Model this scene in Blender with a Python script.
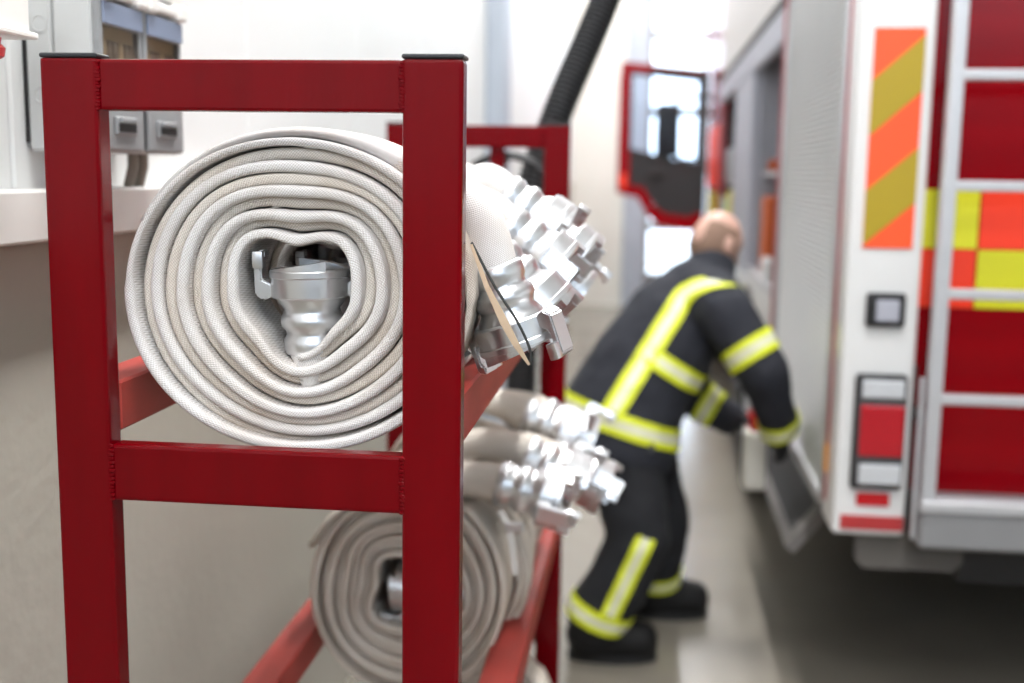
import bpy, bmesh, math, random
from math import sin, cos, pi, radians, sqrt, atan2
from mathutils import Vector, Matrix, noise as mnoise

for o in list(bpy.data.objects): bpy.data.objects.remove(o)
S = bpy.context.scene
COL = S.collection
random.seed(7)

# ------------------------------------------------------------------ camera
cam_data = bpy.data.cameras.new('camera'); cam = bpy.data.objects.new('camera', cam_data); COL.objects.link(cam)
cam_data.sensor_width = 36.0; cam_data.lens = 36.0 * 1150 / 1024
R = Matrix(((0.9931122570, -0.0314602643, 0.1128640632),
            (0.1162328527, 0.1431544325, -0.9828513277),
            (0.0147637716, 0.9892002124, 0.1458251378)))
cam.matrix_world = Matrix.Translation((0, 0, 1.6)) @ R.to_4x4()
cam_data.dof.use_dof = True
cam_data.dof.focus_distance = 1.285
cam_data.dof.aperture_fstop = 2.5
cam_data.dof.aperture_blades = 9
cam_data.clip_start = 0.05
S.camera = cam

# ------------------------------------------------------------------ world, exposure
W = bpy.data.worlds.new('overcast'); S.world = W; W.use_nodes = True
wn = W.node_tree; wn.nodes.clear()
wo = wn.nodes.new('ShaderNodeOutputWorld'); wb = wn.nodes.new('ShaderNodeBackground')
wt = wn.nodes.new('ShaderNodeTexCoord'); ws = wn.nodes.new('ShaderNodeSeparateXYZ'); wr = wn.nodes.new('ShaderNodeValToRGB')
wr.color_ramp.elements[0].position = 0.45; wr.color_ramp.elements[0].color = (0.50, 0.52, 0.54, 1)
wr.color_ramp.elements[1].position = 0.55; wr.color_ramp.elements[1].color = (0.88, 0.94, 1.0, 1)
wmap = wn.nodes.new('ShaderNodeMapRange'); wmap.inputs['From Min'].default_value = -1
wn.links.new(wt.outputs['Generated'], ws.inputs[0]); wn.links.new(ws.outputs['Z'], wmap.inputs['Value'])
wn.links.new(wmap.outputs[0], wr.inputs[0]); wn.links.new(wr.outputs[0], wb.inputs['Color'])
wn.links.new(wb.outputs[0], wo.inputs['Surface'])
wb.inputs['Strength'].default_value = 4.5
S.view_settings.view_transform = 'Standard'; S.view_settings.look = 'None'
S.view_settings.gamma = 1.0; S.view_settings.use_curve_mapping = False
S.view_settings.exposure = 0.38
LAMP_POWER = 118.0
S.cycles.max_bounces = 8; S.cycles.diffuse_bounces = 4; S.cycles.glossy_bounces = 4
S.cycles.transmission_bounces = 6; S.cycles.caustics_reflective = False; S.cycles.caustics_refractive = False
S.cycles.use_denoising = True
S.cycles.sample_clamp_indirect = 6.0

# ------------------------------------------------------------------ materials
def srgb(r, g, b):
    f = lambda c: (c/255/12.92) if c/255 <= 0.04045 else ((c/255+0.055)/1.055)**2.4
    return (f(r), f(g), f(b), 1)

def mat(name, col, rough=0.5, metal=0.0, var=0.08, vscale=8.0, bump=0.0, bscale=60.0, coat=0.0, spec=0.5, stretch=(1, 1, 1), rvar=0.0):
    m = bpy.data.materials.new(name); m.use_nodes = True
    nt = m.node_tree; b = nt.nodes['Principled BSDF']
    b.inputs['Roughness'].default_value = rough; b.inputs['Metallic'].default_value = metal
    b.inputs['Coat Weight'].default_value = coat; b.inputs['Coat Roughness'].default_value = 0.12
    b.inputs['Specular IOR Level'].default_value = spec
    tc = nt.nodes.new('ShaderNodeTexCoord'); mp = nt.nodes.new('ShaderNodeMapping')
    mp.inputs['Scale'].default_value = stretch
    nt.links.new(tc.outputs['Object'], mp.inputs[0])
    n = nt.nodes.new('ShaderNodeTexNoise'); n.inputs['Scale'].default_value = vscale; n.inputs['Detail'].default_value = 4
    nt.links.new(mp.outputs[0], n.inputs['Vector'])
    mx = nt.nodes.new('ShaderNodeMix'); mx.data_type = 'RGBA'
    mx.inputs['A'].default_value = (col[0]*(1-var), col[1]*(1-var), col[2]*(1-var), 1)
    mx.inputs['B'].default_value = (min(1, col[0]*(1+var)), min(1, col[1]*(1+var)), min(1, col[2]*(1+var)), 1)
    nt.links.new(n.outputs['Fac'], mx.inputs['Factor']); nt.links.new(mx.outputs['Result'], b.inputs['Base Color'])
    if rvar:
        mr = nt.nodes.new('ShaderNodeMapRange'); mr.inputs['To Min'].default_value = rough-rvar; mr.inputs['To Max'].default_value = rough+rvar
        nt.links.new(n.outputs['Fac'], mr.inputs['Value']); nt.links.new(mr.outputs[0], b.inputs['Roughness'])
    if bump:
        n2 = nt.nodes.new('ShaderNodeTexNoise'); n2.inputs['Scale'].default_value = bscale; n2.inputs['Detail'].default_value = 3
        nt.links.new(mp.outputs[0], n2.inputs['Vector'])
        bp = nt.nodes.new('ShaderNodeBump'); bp.inputs['Strength'].default_value = 1; bp.inputs['Distance'].default_value = bump
        nt.links.new(n2.outputs['Fac'], bp.inputs['Height']); nt.links.new(bp.outputs[0], b.inputs['Normal'])
    return m

def glass(name, tint=(0.9, 0.95, 1, 1), rough=0.02):
    m = bpy.data.materials.new(name); m.use_nodes = True
    nt = m.node_tree; nt.nodes.clear()
    out = nt.nodes.new('ShaderNodeOutputMaterial'); mix = nt.nodes.new('ShaderNodeMixShader')
    tr = nt.nodes.new('ShaderNodeBsdfTransparent'); tr.inputs[0].default_value = tint
    gl = nt.nodes.new('ShaderNodeBsdfGlossy'); gl.inputs['Roughness'].default_value = rough
    fr = nt.nodes.new('ShaderNodeFresnel'); fr.inputs[0].default_value = 1.3
    geo = nt.nodes.new('ShaderNodeNewGeometry'); one = nt.nodes.new('ShaderNodeMath'); one.operation = 'SUBTRACT'; one.inputs[0].default_value = 1
    nt.links.new(geo.outputs['Backfacing'], one.inputs[1]); mu = nt.nodes.new('ShaderNodeMath'); mu.operation = 'MULTIPLY'
    nt.links.new(fr.outputs[0], mu.inputs[0]); nt.links.new(one.outputs[0], mu.inputs[1]); nt.links.new(mu.outputs[0], mix.inputs[0])
    nt.links.new(tr.outputs[0], mix.inputs[1]); nt.links.new(gl.outputs[0], mix.inputs[2])
    nt.links.new(mix.outputs[0], out.inputs[0])
    return m

def weave(name, light, dark, stain, period=0.0031):
    m = bpy.data.materials.new(name); m.use_nodes = True
    nt = m.node_tree; b = nt.nodes['Principled BSDF']; b.inputs['Roughness'].default_value = 0.85
    b.inputs['Specular IOR Level'].default_value = 0.2
    uv = nt.nodes.new('ShaderNodeUVMap'); sp = nt.nodes.new('ShaderNodeSeparateXYZ'); nt.links.new(uv.outputs[0], sp.inputs[0])
    def M(op, a, bb=None):
        n = nt.nodes.new('ShaderNodeMath'); n.operation = op
        for i, x in enumerate((a, bb)):
            if x is None: continue
            if isinstance(x, (int, float)): n.inputs[i].default_value = x
            else: nt.links.new(x, n.inputs[i])
        return n.outputs[0]
    k = 2*pi/period
    u = M('MULTIPLY', sp.outputs[0], k); v = M('MULTIPLY', sp.outputs[1], k*0.8)
    a = M('SINE', M('ADD', u, v)); c = M('SINE', M('SUBTRACT', M('MULTIPLY', u, 0.55), v))
    h = M('ADD', M('MULTIPLY', a, 0.33), M('MULTIPLY', c, 0.17)); h = M('ADD', h, 0.5)
    tc = nt.nodes.new('ShaderNodeTexCoord'); n = nt.nodes.new('ShaderNodeTexNoise'); n.inputs['Scale'].default_value = 9; n.inputs['Detail'].default_value = 4
    nt.links.new(tc.outputs['Object'], n.inputs['Vector'])
    mx = nt.nodes.new('ShaderNodeMix'); mx.data_type = 'RGBA'; mx.inputs['A'].default_value = dark; mx.inputs['B'].default_value = light
    nt.links.new(M('POWER', h, 0.7), mx.inputs['Factor'])
    mr = nt.nodes.new('ShaderNodeMapRange'); mr.inputs['From Min'].default_value = 0.42; mr.inputs['From Max'].default_value = 0.72
    mr.inputs['To Max'].default_value = 0.55
    nt.links.new(n.outputs['Fac'], mr.inputs['Value'])
    m2 = nt.nodes.new('ShaderNodeMix'); m2.data_type = 'RGBA'; m2.blend_type = 'MULTIPLY'; m2.inputs['B'].default_value = stain
    nt.links.new(mx.outputs['Result'], m2.inputs['A']); nt.links.new(mr.outputs[0], m2.inputs['Factor'])
    nt.links.new(m2.outputs['Result'], b.inputs['Base Color'])
    bp = nt.nodes.new('ShaderNodeBump'); bp.inputs['Distance'].default_value = 0.0008; bp.inputs['Strength'].default_value = 0.9
    nt.links.new(h, bp.inputs['Height']); nt.links.new(bp.outputs[0], b.inputs['Normal'])
    return m

M_red = mat('red_rack_paint', srgb(106, 0, 9), 0.19, 0, 0.24, 30, 0.0003, 120, 0.0, 0.18, (1, 1, 0.12), 0.06)
M_redworn = mat('worn_red_rail_paint', srgb(168, 62, 54), 0.5, 0, 0.35, 22, 0.0006, 60, 0.0, 0.4, (1, 0.3, 1))
M_capblack = mat('black_plastic_cap', srgb(34, 36, 40), 0.5)
M_hose = weave('woven_white_hose', srgb(250, 249, 249), srgb(200, 194, 190), srgb(226, 214, 203))
M_hose2 = weave('woven_beige_hose', srgb(240, 232, 222), srgb(192, 182, 170), srgb(214, 200, 184))
M_hoserec = weave('recessed_white_hose', srgb(246, 240, 232), srgb(196, 186, 176), srgb(214, 198, 182))  # slightly beiger weave for the recessed layer of a coil
M_alu = mat('cast_aluminium', (0.74, 0.75, 0.77, 1), 0.34, 1.0, 0.05, 40, 0.00012, 160, 0, 0.5, (1, 1, 1), 0.05)
M_alul = mat('brushed_aluminium', (0.58, 0.58, 0.60, 1), 0.45, 0.6, 0.05, 20)
M_leather = mat('beige_leather', srgb(196, 172, 146), 0.7)
M_cord = mat('dark_cord', srgb(52, 54, 54), 0.7)
M_wallup = mat('white_wall_panel', srgb(236, 238, 238), 0.45, 0, 0.02, 3)
M_walllow = mat('grey_painted_concrete', srgb(176, 172, 162), 0.42, 0, 0.05, 5, 0.002, 26)
M_far = mat('cream_wall', srgb(232, 231, 224), 0.6, 0, 0.03, 2)
M_backwall = mat('dark_grey_rear_wall', srgb(104, 106, 110), 0.6)
M_coltrim = mat('grey_steel_column', srgb(176, 184, 196), 0.45, 0, 0.03)
M_frame = mat('grey_aluminium_frame', srgb(140, 140, 142), 0.5, 0.2)
M_glass = glass('window_glass')
M_ceil = mat('ceiling_sheet', srgb(225, 226, 226), 0.6)
M_boxw = mat('white_plastic', srgb(236, 234, 230), 0.35)
M_boxg = mat('light_grey_plastic', srgb(196, 198, 198), 0.42, 0, 0.03)
M_boxd = mat('mid_grey_plastic', srgb(140, 142, 144), 0.4, 0, 0.03)
M_flap = mat('blue_grey_tinted_plastic', srgb(128, 140, 164), 0.25)
M_smoke = glass('smoked_cover_window', (0.80, 0.77, 0.74, 1), 0.05)
M_inside = mat('breaker_row_paint', srgb(186, 172, 146), 0.6)
M_breaker = mat('breaker_grey', srgb(140, 132, 122), 0.5)
M_label = mat('yellow_green_tag', srgb(170, 170, 96), 0.6)
M_black = mat('matt_black', srgb(22, 22, 24), 0.55)
M_rubber = mat('black_rubber', srgb(30, 31, 34), 0.6, 0, 0.15, 20)
M_socket = mat('red_plastic_socket', srgb(196, 24, 30), 0.35)
M_conduit = mat('grey_conduit', srgb(150, 144, 134), 0.5)
M_tred = mat('truck_red_paint', srgb(138, 0, 12), 0.22, 0, 0.05, 2, 0, 1, 0.0, 0.2)
M_twhite = mat('truck_white_paint', srgb(228, 228, 228), 0.3, 0, 0.02, 2, 0, 1, 0.3)
M_tupper = mat('truck_upper_panel', srgb(186, 180, 175), 0.4, 0, 0.04, 2)
M_shut = mat('shutter_aluminium', (0.66, 0.67, 0.67, 1), 0.42, 0.55, 0.04, 6)
M_shelf = mat('compartment_grey', srgb(176, 177, 188), 0.5, 0.2)
M_dark = mat('compartment_dark', srgb(70, 70, 72), 0.6)
M_orange = mat('reflective_orange', srgb(255, 88, 38), 0.45, 0, 0.03)
M_olive = mat('reflective_olive', srgb(172, 148, 26), 0.45, 0, 0.03)
M_yellow = mat('reflective_yellow', srgb(222, 220, 40), 0.45, 0, 0.03)
M_redor = mat('reflective_orange_red', srgb(250, 60, 28), 0.45, 0, 0.03)
M_trimred = mat('dull_red_trim', srgb(150, 52, 58), 0.4)
M_lensr = mat('red_light_lens', srgb(176, 22, 38), 0.15, 0, 0.1, 90, 0.001, 120, 0.3)
M_lensw = mat('clear_light_lens', srgb(200, 202, 206), 0.2, 0.1, 0.12, 160, 0.002, 200, 0.2)
M_refl = mat('red_reflector', srgb(196, 16, 26), 0.25)
M_reflb = mat('dull_red_reflector_strip', srgb(176, 52, 54), 0.4)
M_amber = mat('amber_marker', srgb(220, 150, 40), 0.3)
M_chass = mat('chassis_dark', srgb(46, 44, 43), 0.7)
M_flapgrey = mat('mudguard_grey', srgb(88, 84, 80), 0.7)
M_cloth = mat('navy_black_fabric', srgb(34, 36, 45), 0.85, 0, 0.2, 30, 0.004, 14)
M_trous = mat('black_trouser_fabric', srgb(22, 23, 28), 0.85, 0, 0.2, 30, 0.004, 12)
M_bandy = mat('fluorescent_yellow_tape', srgb(222, 230, 40), 0.6, 0, 0.04)
M_bands = mat('silver_reflective_tape', srgb(226, 226, 196), 0.45, 0, 0.05)
M_skin = mat('skin', srgb(206, 164, 148), 0.5, 0, 0.06, 12)
M_hair = mat('short_grey_hair', srgb(138, 110, 94), 0.8, 0, 0.2, 60)
M_boot = mat('black_boot', srgb(13, 12, 13), 0.6, spec=0.3)
M_glove = mat('black_glove', srgb(28, 28, 32), 0.7)
M_eyew = mat('eye_white', srgb(235, 232, 228), 0.3)
M_can = mat('white_canister', srgb(240, 236, 226), 0.45)
M_redplast = mat('red_plastic_cap', srgb(214, 30, 30), 0.4)
M_gold = mat('dull_green_bag', srgb(160, 196, 176), 0.6)
M_yel2 = mat('yellow_case', srgb(206, 190, 60), 0.5)
M_eqor = mat('orange_equipment', srgb(214, 98, 40), 0.5)

# polished concrete floor
def floor_mat():
    m = mat('polished_concrete', srgb(124, 118, 108), 0.2, 0, 0.22, 1.6, 0.0006, 40, 0, 0.5, (1, 1, 1), 0.07)
    return m
M_floor = floor_mat()

# ------------------------------------------------------------------ helpers
def base(parent):
    v = Vector((0, 0, 0)); p = parent
    while p is not None: v += p.location; p = p.parent
    return v

def link(name, me, parent=None, kind=None):
    o = bpy.data.objects.new(name, me); COL.objects.link(o)
    if parent: o.parent = parent
    if kind: o['kind'] = kind
    return o

def obj(name, bm, m, parent=None, smooth=False, kind=None, angle=35):
    """world-space bmesh -> one mesh object (children keep coordinates local to their unrotated parents)"""
    if parent is not None: bmesh.ops.translate(bm, verts=bm.verts, vec=-base(parent))
    me = bpy.data.meshes.new(name); bm.to_mesh(me); bm.free()
    for x in (m if isinstance(m, (list, tuple)) else [m]): me.materials.append(x)
    if smooth:
        me.polygons.foreach_set('use_smooth', [True]*len(me.polygons))
        me.set_sharp_from_angle(angle=radians(angle))
    return link(name, me, parent, kind)

def thing(name, label, cat, loc, group=None):
    o = bpy.data.objects.new(name, None); COL.objects.link(o); o.location = loc; o.empty_display_size = 0.05
    return tag(o, label, cat, group)

def tag(o, label, cat, group=None):
    o['label'] = label; o['category'] = cat
    if group: o['group'] = group
    return o

def box(bm, x0, x1, y0, y1, z0, z1, bev=0.0, seg=1):
    t = bmesh.new() if bev else bm
    vs = [t.verts.new(p) for p in ((x0, y0, z0), (x1, y0, z0), (x1, y1, z0), (x0, y1, z0), (x0, y0, z1), (x1, y0, z1), (x1, y1, z1), (x0, y1, z1))]
    for f in ((0, 3, 2, 1), (4, 5, 6, 7), (0, 1, 5, 4), (1, 2, 6, 5), (2, 3, 7, 6), (3, 0, 4, 7)): t.faces.new([vs[i] for i in f])
    if bev:
        bmesh.ops.bevel(t, geom=list(t.edges), offset=bev, segments=seg, affect='EDGES', profile=0.6)
        merge(bm, t)
    return bm

def merge(bm, t):
    vm = {v: bm.verts.new(v.co) for v in t.verts}
    for f in t.faces:
        nf = bm.faces.new([vm[v] for v in f.verts]); nf.material_index = f.material_index
    t.free()

def B(*a, **k): return box(bmesh.new(), *a, **k)

def frame_axes(d):
    d = Vector(d).normalized()
    up = Vector((0, 1, 0)) if abs(d.y) < 0.9 else Vector((1, 0, 0))
    a = d.cross(up).normalized(); b = d.cross(a).normalized()
    return a, b

def tube(bm, pts, rad, seg=10, caps=True):
    pts = [Vector(p) for p in pts]; n = len(pts); rings = []
    a0 = None
    for i, p in enumerate(pts):
        d = (pts[min(i+1, n-1)] - pts[max(i-1, 0)]).normalized()
        if a0 is None: a, b = frame_axes(d)
        else:
            a = (a0 - d*a0.dot(d)).normalized(); b = d.cross(a)
        a0 = a
        r = rad[i] if isinstance(rad, (list, tuple)) else rad
        rings.append([bm.verts.new(p + (a*cos(2*pi*k/seg) + b*sin(2*pi*k/seg))*r) for k in range(seg)])
    for i in range(n-1):
        for k in range(seg):
            bm.faces.new((rings[i][k], rings[i][(k+1) % seg], rings[i+1][(k+1) % seg], rings[i+1][k]))
    if caps:
        bm.faces.new(rings[0][::-1]); bm.faces.new(rings[-1])
    return bm

def lathe(bm, prof, seg=32, M=Matrix.Identity(4), caps=(True, True)):
    """prof: list of (r, z) round local Z"""
    rings = [[bm.verts.new(M @ Vector((r*cos(2*pi*k/seg), r*sin(2*pi*k/seg), z))) for k in range(seg)] for r, z in prof]
    for i in range(len(prof)-1):
        for k in range(seg): bm.faces.new((rings[i][k], rings[i][(k+1) % seg], rings[i+1][(k+1) % seg], rings[i+1][k]))
    if caps[0]: bm.faces.new(rings[0][::-1])
    if caps[1]: bm.faces.new(rings[-1])
    return bm

def prism(bm, poly, axis, a0, a1):
    """extrude a 2D polygon along an axis: axis 'x' -> poly is (y,z); 'y' -> (x,z); 'z' -> (x,y)"""
    def P(u, v, w): return {'x': (w, u, v), 'y': (u, w, v), 'z': (u, v, w)}[axis]
    A = [bm.verts.new(P(u, v, a0)) for u, v in poly]; Bv = [bm.verts.new(P(u, v, a1)) for u, v in poly]
    n = len(poly)
    bm.faces.new(A); bm.faces.new(Bv[::-1])
    for i in range(n): bm.faces.new((A[(i+1) % n], A[i], Bv[i], Bv[(i+1) % n]))
    bmesh.ops.recalc_face_normals(bm, faces=list(bm.faces))
    return bm

def catmull(pts, n=6):
    P = [Vector(p) for p in pts]; P = [2*P[0]-P[1]] + P + [2*P[-1]-P[-2]]
    out = []
    for i in range(1, len(P)-2):
        for k in range(n):
            t = k/n; a, b, c, d = P[i-1:i+3]
            out.append(0.5*((2*b) + (c-a)*t + (2*a-5*b+4*c-d)*t*t + (3*b-a-3*c+d)*t**3))
    out.append(P[-2]); return out

def copy_tree(o, parent=None):
    c = o.copy(); COL.objects.link(c); c.parent = parent
    for ch in list(o.children): copy_tree(ch, c)
    return c

# ------------------------------------------------------------------ the hall
WX = -0.90
obj('floor', B(-3, 8, -7.3, 24, -0.2, 0), M_floor, kind='structure')
o = obj('ceiling', B(WX-0.3, 7, -7.3, 14.3, 5.5, 5.7), M_ceil, kind='structure')
wall_left = obj('wall_left', B(WX-0.3, WX, -7.3, 14.3, 0, 1.485), M_walllow, kind='structure')
y = -7.3
while y < 14.3:
    y1 = min(y + 0.985, 14.3)
    obj('wall_panel', B(WX-0.15, WX, y+0.003, y1-0.003, 1.485, 5.5, bev=0.004), M_wallup, wall_left)
    y = y1
obj('trim_1', B(WX, WX+0.1, 6.38, 6.74, 0, 5.5, bev=0.01), M_coltrim, kind='structure')   # steel column on the left wall
# end wall with a glazed sectional door
YF = 14.0
DX0, DX1, DZ1 = -0.02, 3.78, 4.15
obj('wall_far', box(box(B(WX-0.3, DX0-0.26, YF, YF+0.3, 0, 5.5), DX1, 7, YF, YF+0.3, 0, 5.5), DX0-0.26, DX1, YF, YF+0.3, DZ1, 5.5), M_far, kind='structure')
obj('wall_right', B(6.7, 7, -7.3, 14.3, 0, 5.5), M_wallup, kind='structure')
obj('wall_back', box(box(box(B(WX-0.3, 7, -7.6, -7.3, 0, 3.3), WX-0.3, 7, -7.6, -7.3, 5.1, 5.5), WX-0.3, WX+0.2, -7.6, -7.3, 3.3, 5.1), 6.4, 7, -7.6, -7.3, 3.3, 5.1), M_backwall, kind='structure')
fill_win = bpy.data.objects.new('added_window', None); COL.objects.link(fill_win); fill_win.location = (WX, -7.45, 3.3); fill_win['kind'] = 'structure'  # unseen high glazing, added to bring cool daylight onto the hose fronts
for k in range(5):
    x0 = WX+0.2+k*1.42
    obj('window_frame', box(box(box(B(x0, x0+0.05, -7.48, -7.42, 3.3, 5.1), x0+1.37, x0+1.42, -7.48, -7.42, 3.3, 5.1), x0+.05, x0+1.37, -7.48, -7.42, 3.3, 3.35), x0+.05, x0+1.37, -7.48, -7.42, 5.05, 5.1), M_frame, fill_win)
    obj('added_window_pane', B(x0+0.05, x0+1.37, -7.455, -7.445, 3.35, 5.05), M_glass, fill_win)
obj('trim_2', B(DX0-0.26, DX0, YF-0.06, YF+0.24, 0, DZ1, bev=0.01), M_coltrim, kind='structure')
door1 = bpy.data.objects.new('door_1', None); COL.objects.link(door1); door1.location = (DX0, YF, 0); door1['kind'] = 'structure'
rows = [0.0, 0.36, 0.98, 1.66, 2.33, 3.22, 4.15]
cols = [DX0 + 0.95*i for i in range(5)]
for i, z in enumerate(rows):
    obj('door_rail', B(DX0, DX1, YF+0.02, YF+0.08, max(0, z-0.05), min(DZ1, z+0.05)), M_frame, door1)
for x in cols:
    obj('door_stile', B(max(DX0, x-0.045), min(DX1, x+0.045), YF+0.015, YF+0.085, 0, DZ1), M_frame, door1)
obj('door_bottom_panel', B(DX0, DX1, YF+0.03, YF+0.07, 0.03, 0.33), M_twhite, door1)
for r in range(1, 6):
    for c in range(4):
        obj('door_pane', B(cols[c]+.045, cols[c+1]-.045, YF+0.045, YF+0.055, rows[r]+.035, rows[r+1]-.035), M_glass, door1)
# ceiling lamps: two rows under the ceiling
ordinal = ['first', 'second', 'third', 'fourth', 'fifth', 'sixth', 'seventh']
for lx, row in ((0.45, 'row above the rack aisle'),):
    for k in range(7):
        ly = -5.6 + 3.0*k
        t = thing('ceiling_lamp', 'long white ceiling lamp, %s from the back wall in the %s' % (ordinal[k], row), 'lamp', (lx, ly, 5.5), 'ceiling lamps of the hall')
        obj('lamp_housing', B(lx-0.16, lx+0.16, ly-0.8, ly+0.8, 5.44, 5.5, bev=0.01), M_boxw, t)
        L = bpy.data.lights.new('lamp_tube', 'AREA'); L.shape = 'RECTANGLE'; L.size = 0.28; L.size_y = 1.5; L.energy = LAMP_POWER; L.color = (1.0, 1.0, 0.99)
        lo = bpy.data.objects.new('lamp_tube', L); COL.objects.link(lo); lo.parent = t; lo.location = (0, 0, -0.07)

# ------------------------------------------------------------------ electrical things on the left wall
t = obj('cable_trunking', B(WX, WX+0.062, 0.9, 2.9, 1.493, 1.566, bev=0.004), M_boxw)
tag(t, 'white plastic cable trunking running along the wall under the grey box', 'trunking')
bx = thing('distribution_box', 'light grey wall distribution box with two hinged window covers', 'electrical box', (WX, 1.6, 1.62))
obj('box_back', B(WX+0.007, WX+0.047, 1.6, 1.90, 1.62, 2.02, bev=0.004), M_boxg, bx)
obj('box_cover', B(WX+0.049, WX+0.11, 1.598, 1.90, 1.62, 2.02, bev=0.005), M_boxg, bx)
obj('shadow_gap_plate', B(WX, WX+0.007, 1.604, 1.89, 1.632, 2.0), M_black, bx)  # black sheet stands in for the shadow gap between box and wall
for z in (1.70, 1.80, 1.90):
    obj('knockout', lathe(bmesh.new(), [(0.012, 0), (0.0125, 0.0012), (0.0105, 0.0012), (0.010, 0.0004), (0.0, 0.0004)], 20, Matrix.Translation((WX+0.03, 1.6, z)) @ Matrix.Rotation(pi/2, 4, 'X'), (False, False)), M_boxg, bx)
FX = WX+0.11
for y0, y1 in ((1.597, 1.732), (1.744, 1.884)):
    # recess with breakers, a tinted window flap over it, hinged at the top and closed by a latch
    fr = obj('window_cover', box(box(box(B(FX, FX+0.013, y0, y0+0.009, 1.625, 1.85, bev=0.003), FX, FX+0.013, y1-0.009, y1, 1.625, 1.85, bev=0.003), FX, FX+0.014, y0, y1, 1.622, 1.70, bev=0.004), FX, FX+0.014, y0+.003, y1-.003, 1.80, 1.835, bev=0.003), M_boxd, bx)
    obj('tinted_band', B(FX+0.014, FX+0.017, y0+0.004, y1-0.004, 1.802, 1.832), M_flap, fr)
    obj('window', B(FX+0.010, FX+0.012, y0+.009, y1-.009, 1.70, 1.80), M_smoke, fr)
    obj('latch', box(B(FX+0.014, FX+0.019, y0+0.03, y1-0.035, 1.645, 1.672, bev=0.002), FX+0.019, FX+0.026, y0+0.036, y1-0.042, 1.664, 1.670), M_boxd, fr)
    obj('latch_slot', B(FX+0.019, FX+0.020, y0+0.036, y1-0.042, 1.650, 1.662), M_black, fr)
    obj('hinge', box(box(B(FX, FX+0.026, y0-0.002, y0+0.03, 1.835, 1.862, bev=0.005), FX, FX+0.026, y1-0.03, y1+0.002, 1.835, 1.862, bev=0.005), FX, FX+0.020, y0+.03, y1-.03, 1.84, 1.856, bev=0.004), M_boxw, fr)
    obj('breaker_tray', B(FX, FX+0.003, y0+.009, y1-.009, 1.70, 1.80), M_inside, fr)
    for k in range(6):
        yy = y0+0.014+k*0.018
        obj('breaker', B(FX+0.003, FX+0.008, yy, yy+0.0155, 1.725, 1.78, bev=0.001), M_breaker if k % 3 else M_inside, fr)
    obj('tag_strip', B(FX+0.003, FX+0.0055, y0+.012, y1-.012, 1.705, 1.718), M_label, fr)
obj('front_rim', box(B(FX, FX+0.012, 1.598, 1.90, 1.865, 2.02, bev=0.004), FX, FX+0.006, 1.732, 1.744, 1.622, 1.865), M_boxw, bx)
for yy, d in ((1.835, 0), (1.875, 0)):
    pts = [(WX+0.055, yy, 1.625), (WX+0.055, yy, 1.60), (WX+0.045, yy+.004, 1.57), (WX+0.045, yy+.004, 1.56)]
    c = obj('wall_conduit', tube(bmesh.new(), pts, 0.0085, 10), M_conduit, smooth=True)
    tag(c, 'grey cable conduit between the distribution box and the trunking, %s' % ('nearer one' if yy < 1.85 else 'farther one'), 'conduit', 'conduits under the distribution box')
wbx = thing('socket_box', 'white socket box at the upper left corner with a red outlet below', 'socket box', (WX, 1.2, 1.75))
obj('box_body', B(WX, -0.757, 1.17, 1.372, 1.757, 1.98, bev=0.004), M_boxw, wbx)
obj('box_rim', B(WX+.002, -0.75, 1.165, 1.378, 1.752, 1.760, bev=0.002), M_boxw, wbx)
obj('red_outlet', lathe(bmesh.new(), [(0.03, -0.022), (0.034, -0.018), (0.034, -0.008), (0.028, -0.004), (0.028, 0.003)], 24, Matrix.Translation((-0.786, 1.300, 1.750)) @ Matrix.Rotation(radians(12), 4, 'Y')), M_socket, wbx, True)
# small dark box on the end wall
ob = obj('wall_socket', B(-0.78, -0.62, YF-0.09, YF, 0.62, 0.92, bev=0.012), M_coltrim)
tag(ob, 'small blue-grey box low on the far end wall', 'box')

# ------------------------------------------------------------------ red steel hose rack
RX0, RX1, RW, RD = -0.662, -0.195, 0.065, 0.030
RY0, RY1 = 1.214, 2.93
RTOP = 1.716
rack = thing('hose_rack', 'tall red painted steel rack holding rolled white fire hoses', 'rack', ((RX0+RX1)/2, 2.09, 0))
SH = [1.296, 0.682, 0.06]     # underside of the shelf rails
posts = [(x, y) for x in (RX0, RX1-RW) for y in (RY0, RY1-RD)]
for x, y in posts:
    obj('post', B(x, x+RW, y, y+RD, 0.004, RTOP, bev=0.004, seg=2), M_red, rack, True, angle=12)
    c = obj('end_cap', B(x-0.0005, x+RW+0.001, y-0.0005, y+RD+0.001, RTOP, RTOP+0.005, bev=0.0015), M_capblack, rack)
    obj('foot_plate', B(x-0.01, x+RW+.01, y-0.01, y+RD+.01, 0, 0.004), M_red, rack)
for y in (RY0+0.002, RY1-RD+0.002):
    obj('cross_bar', B(RX0+RW, RX1-RW, y, y+0.025, RTOP-0.056, RTOP-0.001, bev=0.004, seg=2), M_red, rack, True, angle=12)
    for z in SH:
        obj('cross_bar', B(RX0+RW, RX1-RW, y, y+0.025, z-0.075, z-0.009, bev=0.004, seg=2), M_red, rack, True, angle=12)
def weld(x, y, z0, z1):
    bm = bmesh.new(); n = 14
    for i in range(n):
        z = z0 + (z1-z0)*i/(n-1)
        bmesh.ops.create_icosphere(bm, subdivisions=1, radius=0.0034*random.uniform(0.75, 1.15), matrix=Matrix.Translation((x+random.uniform(-.0008, .0008), y, z)) @ Matrix.Diagonal((1.2, 0.8, 0.95, 1)))
    obj('weld_seam', bm, M_red, rack, True)
for xw in (RX0+RW, RX1-RW):
    weld(xw, RY0+0.0015, RTOP-0.054, RTOP-0.004)
    weld(xw, RY0+0.0015, SH[0]-0.073, SH[0]-0.011)
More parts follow.
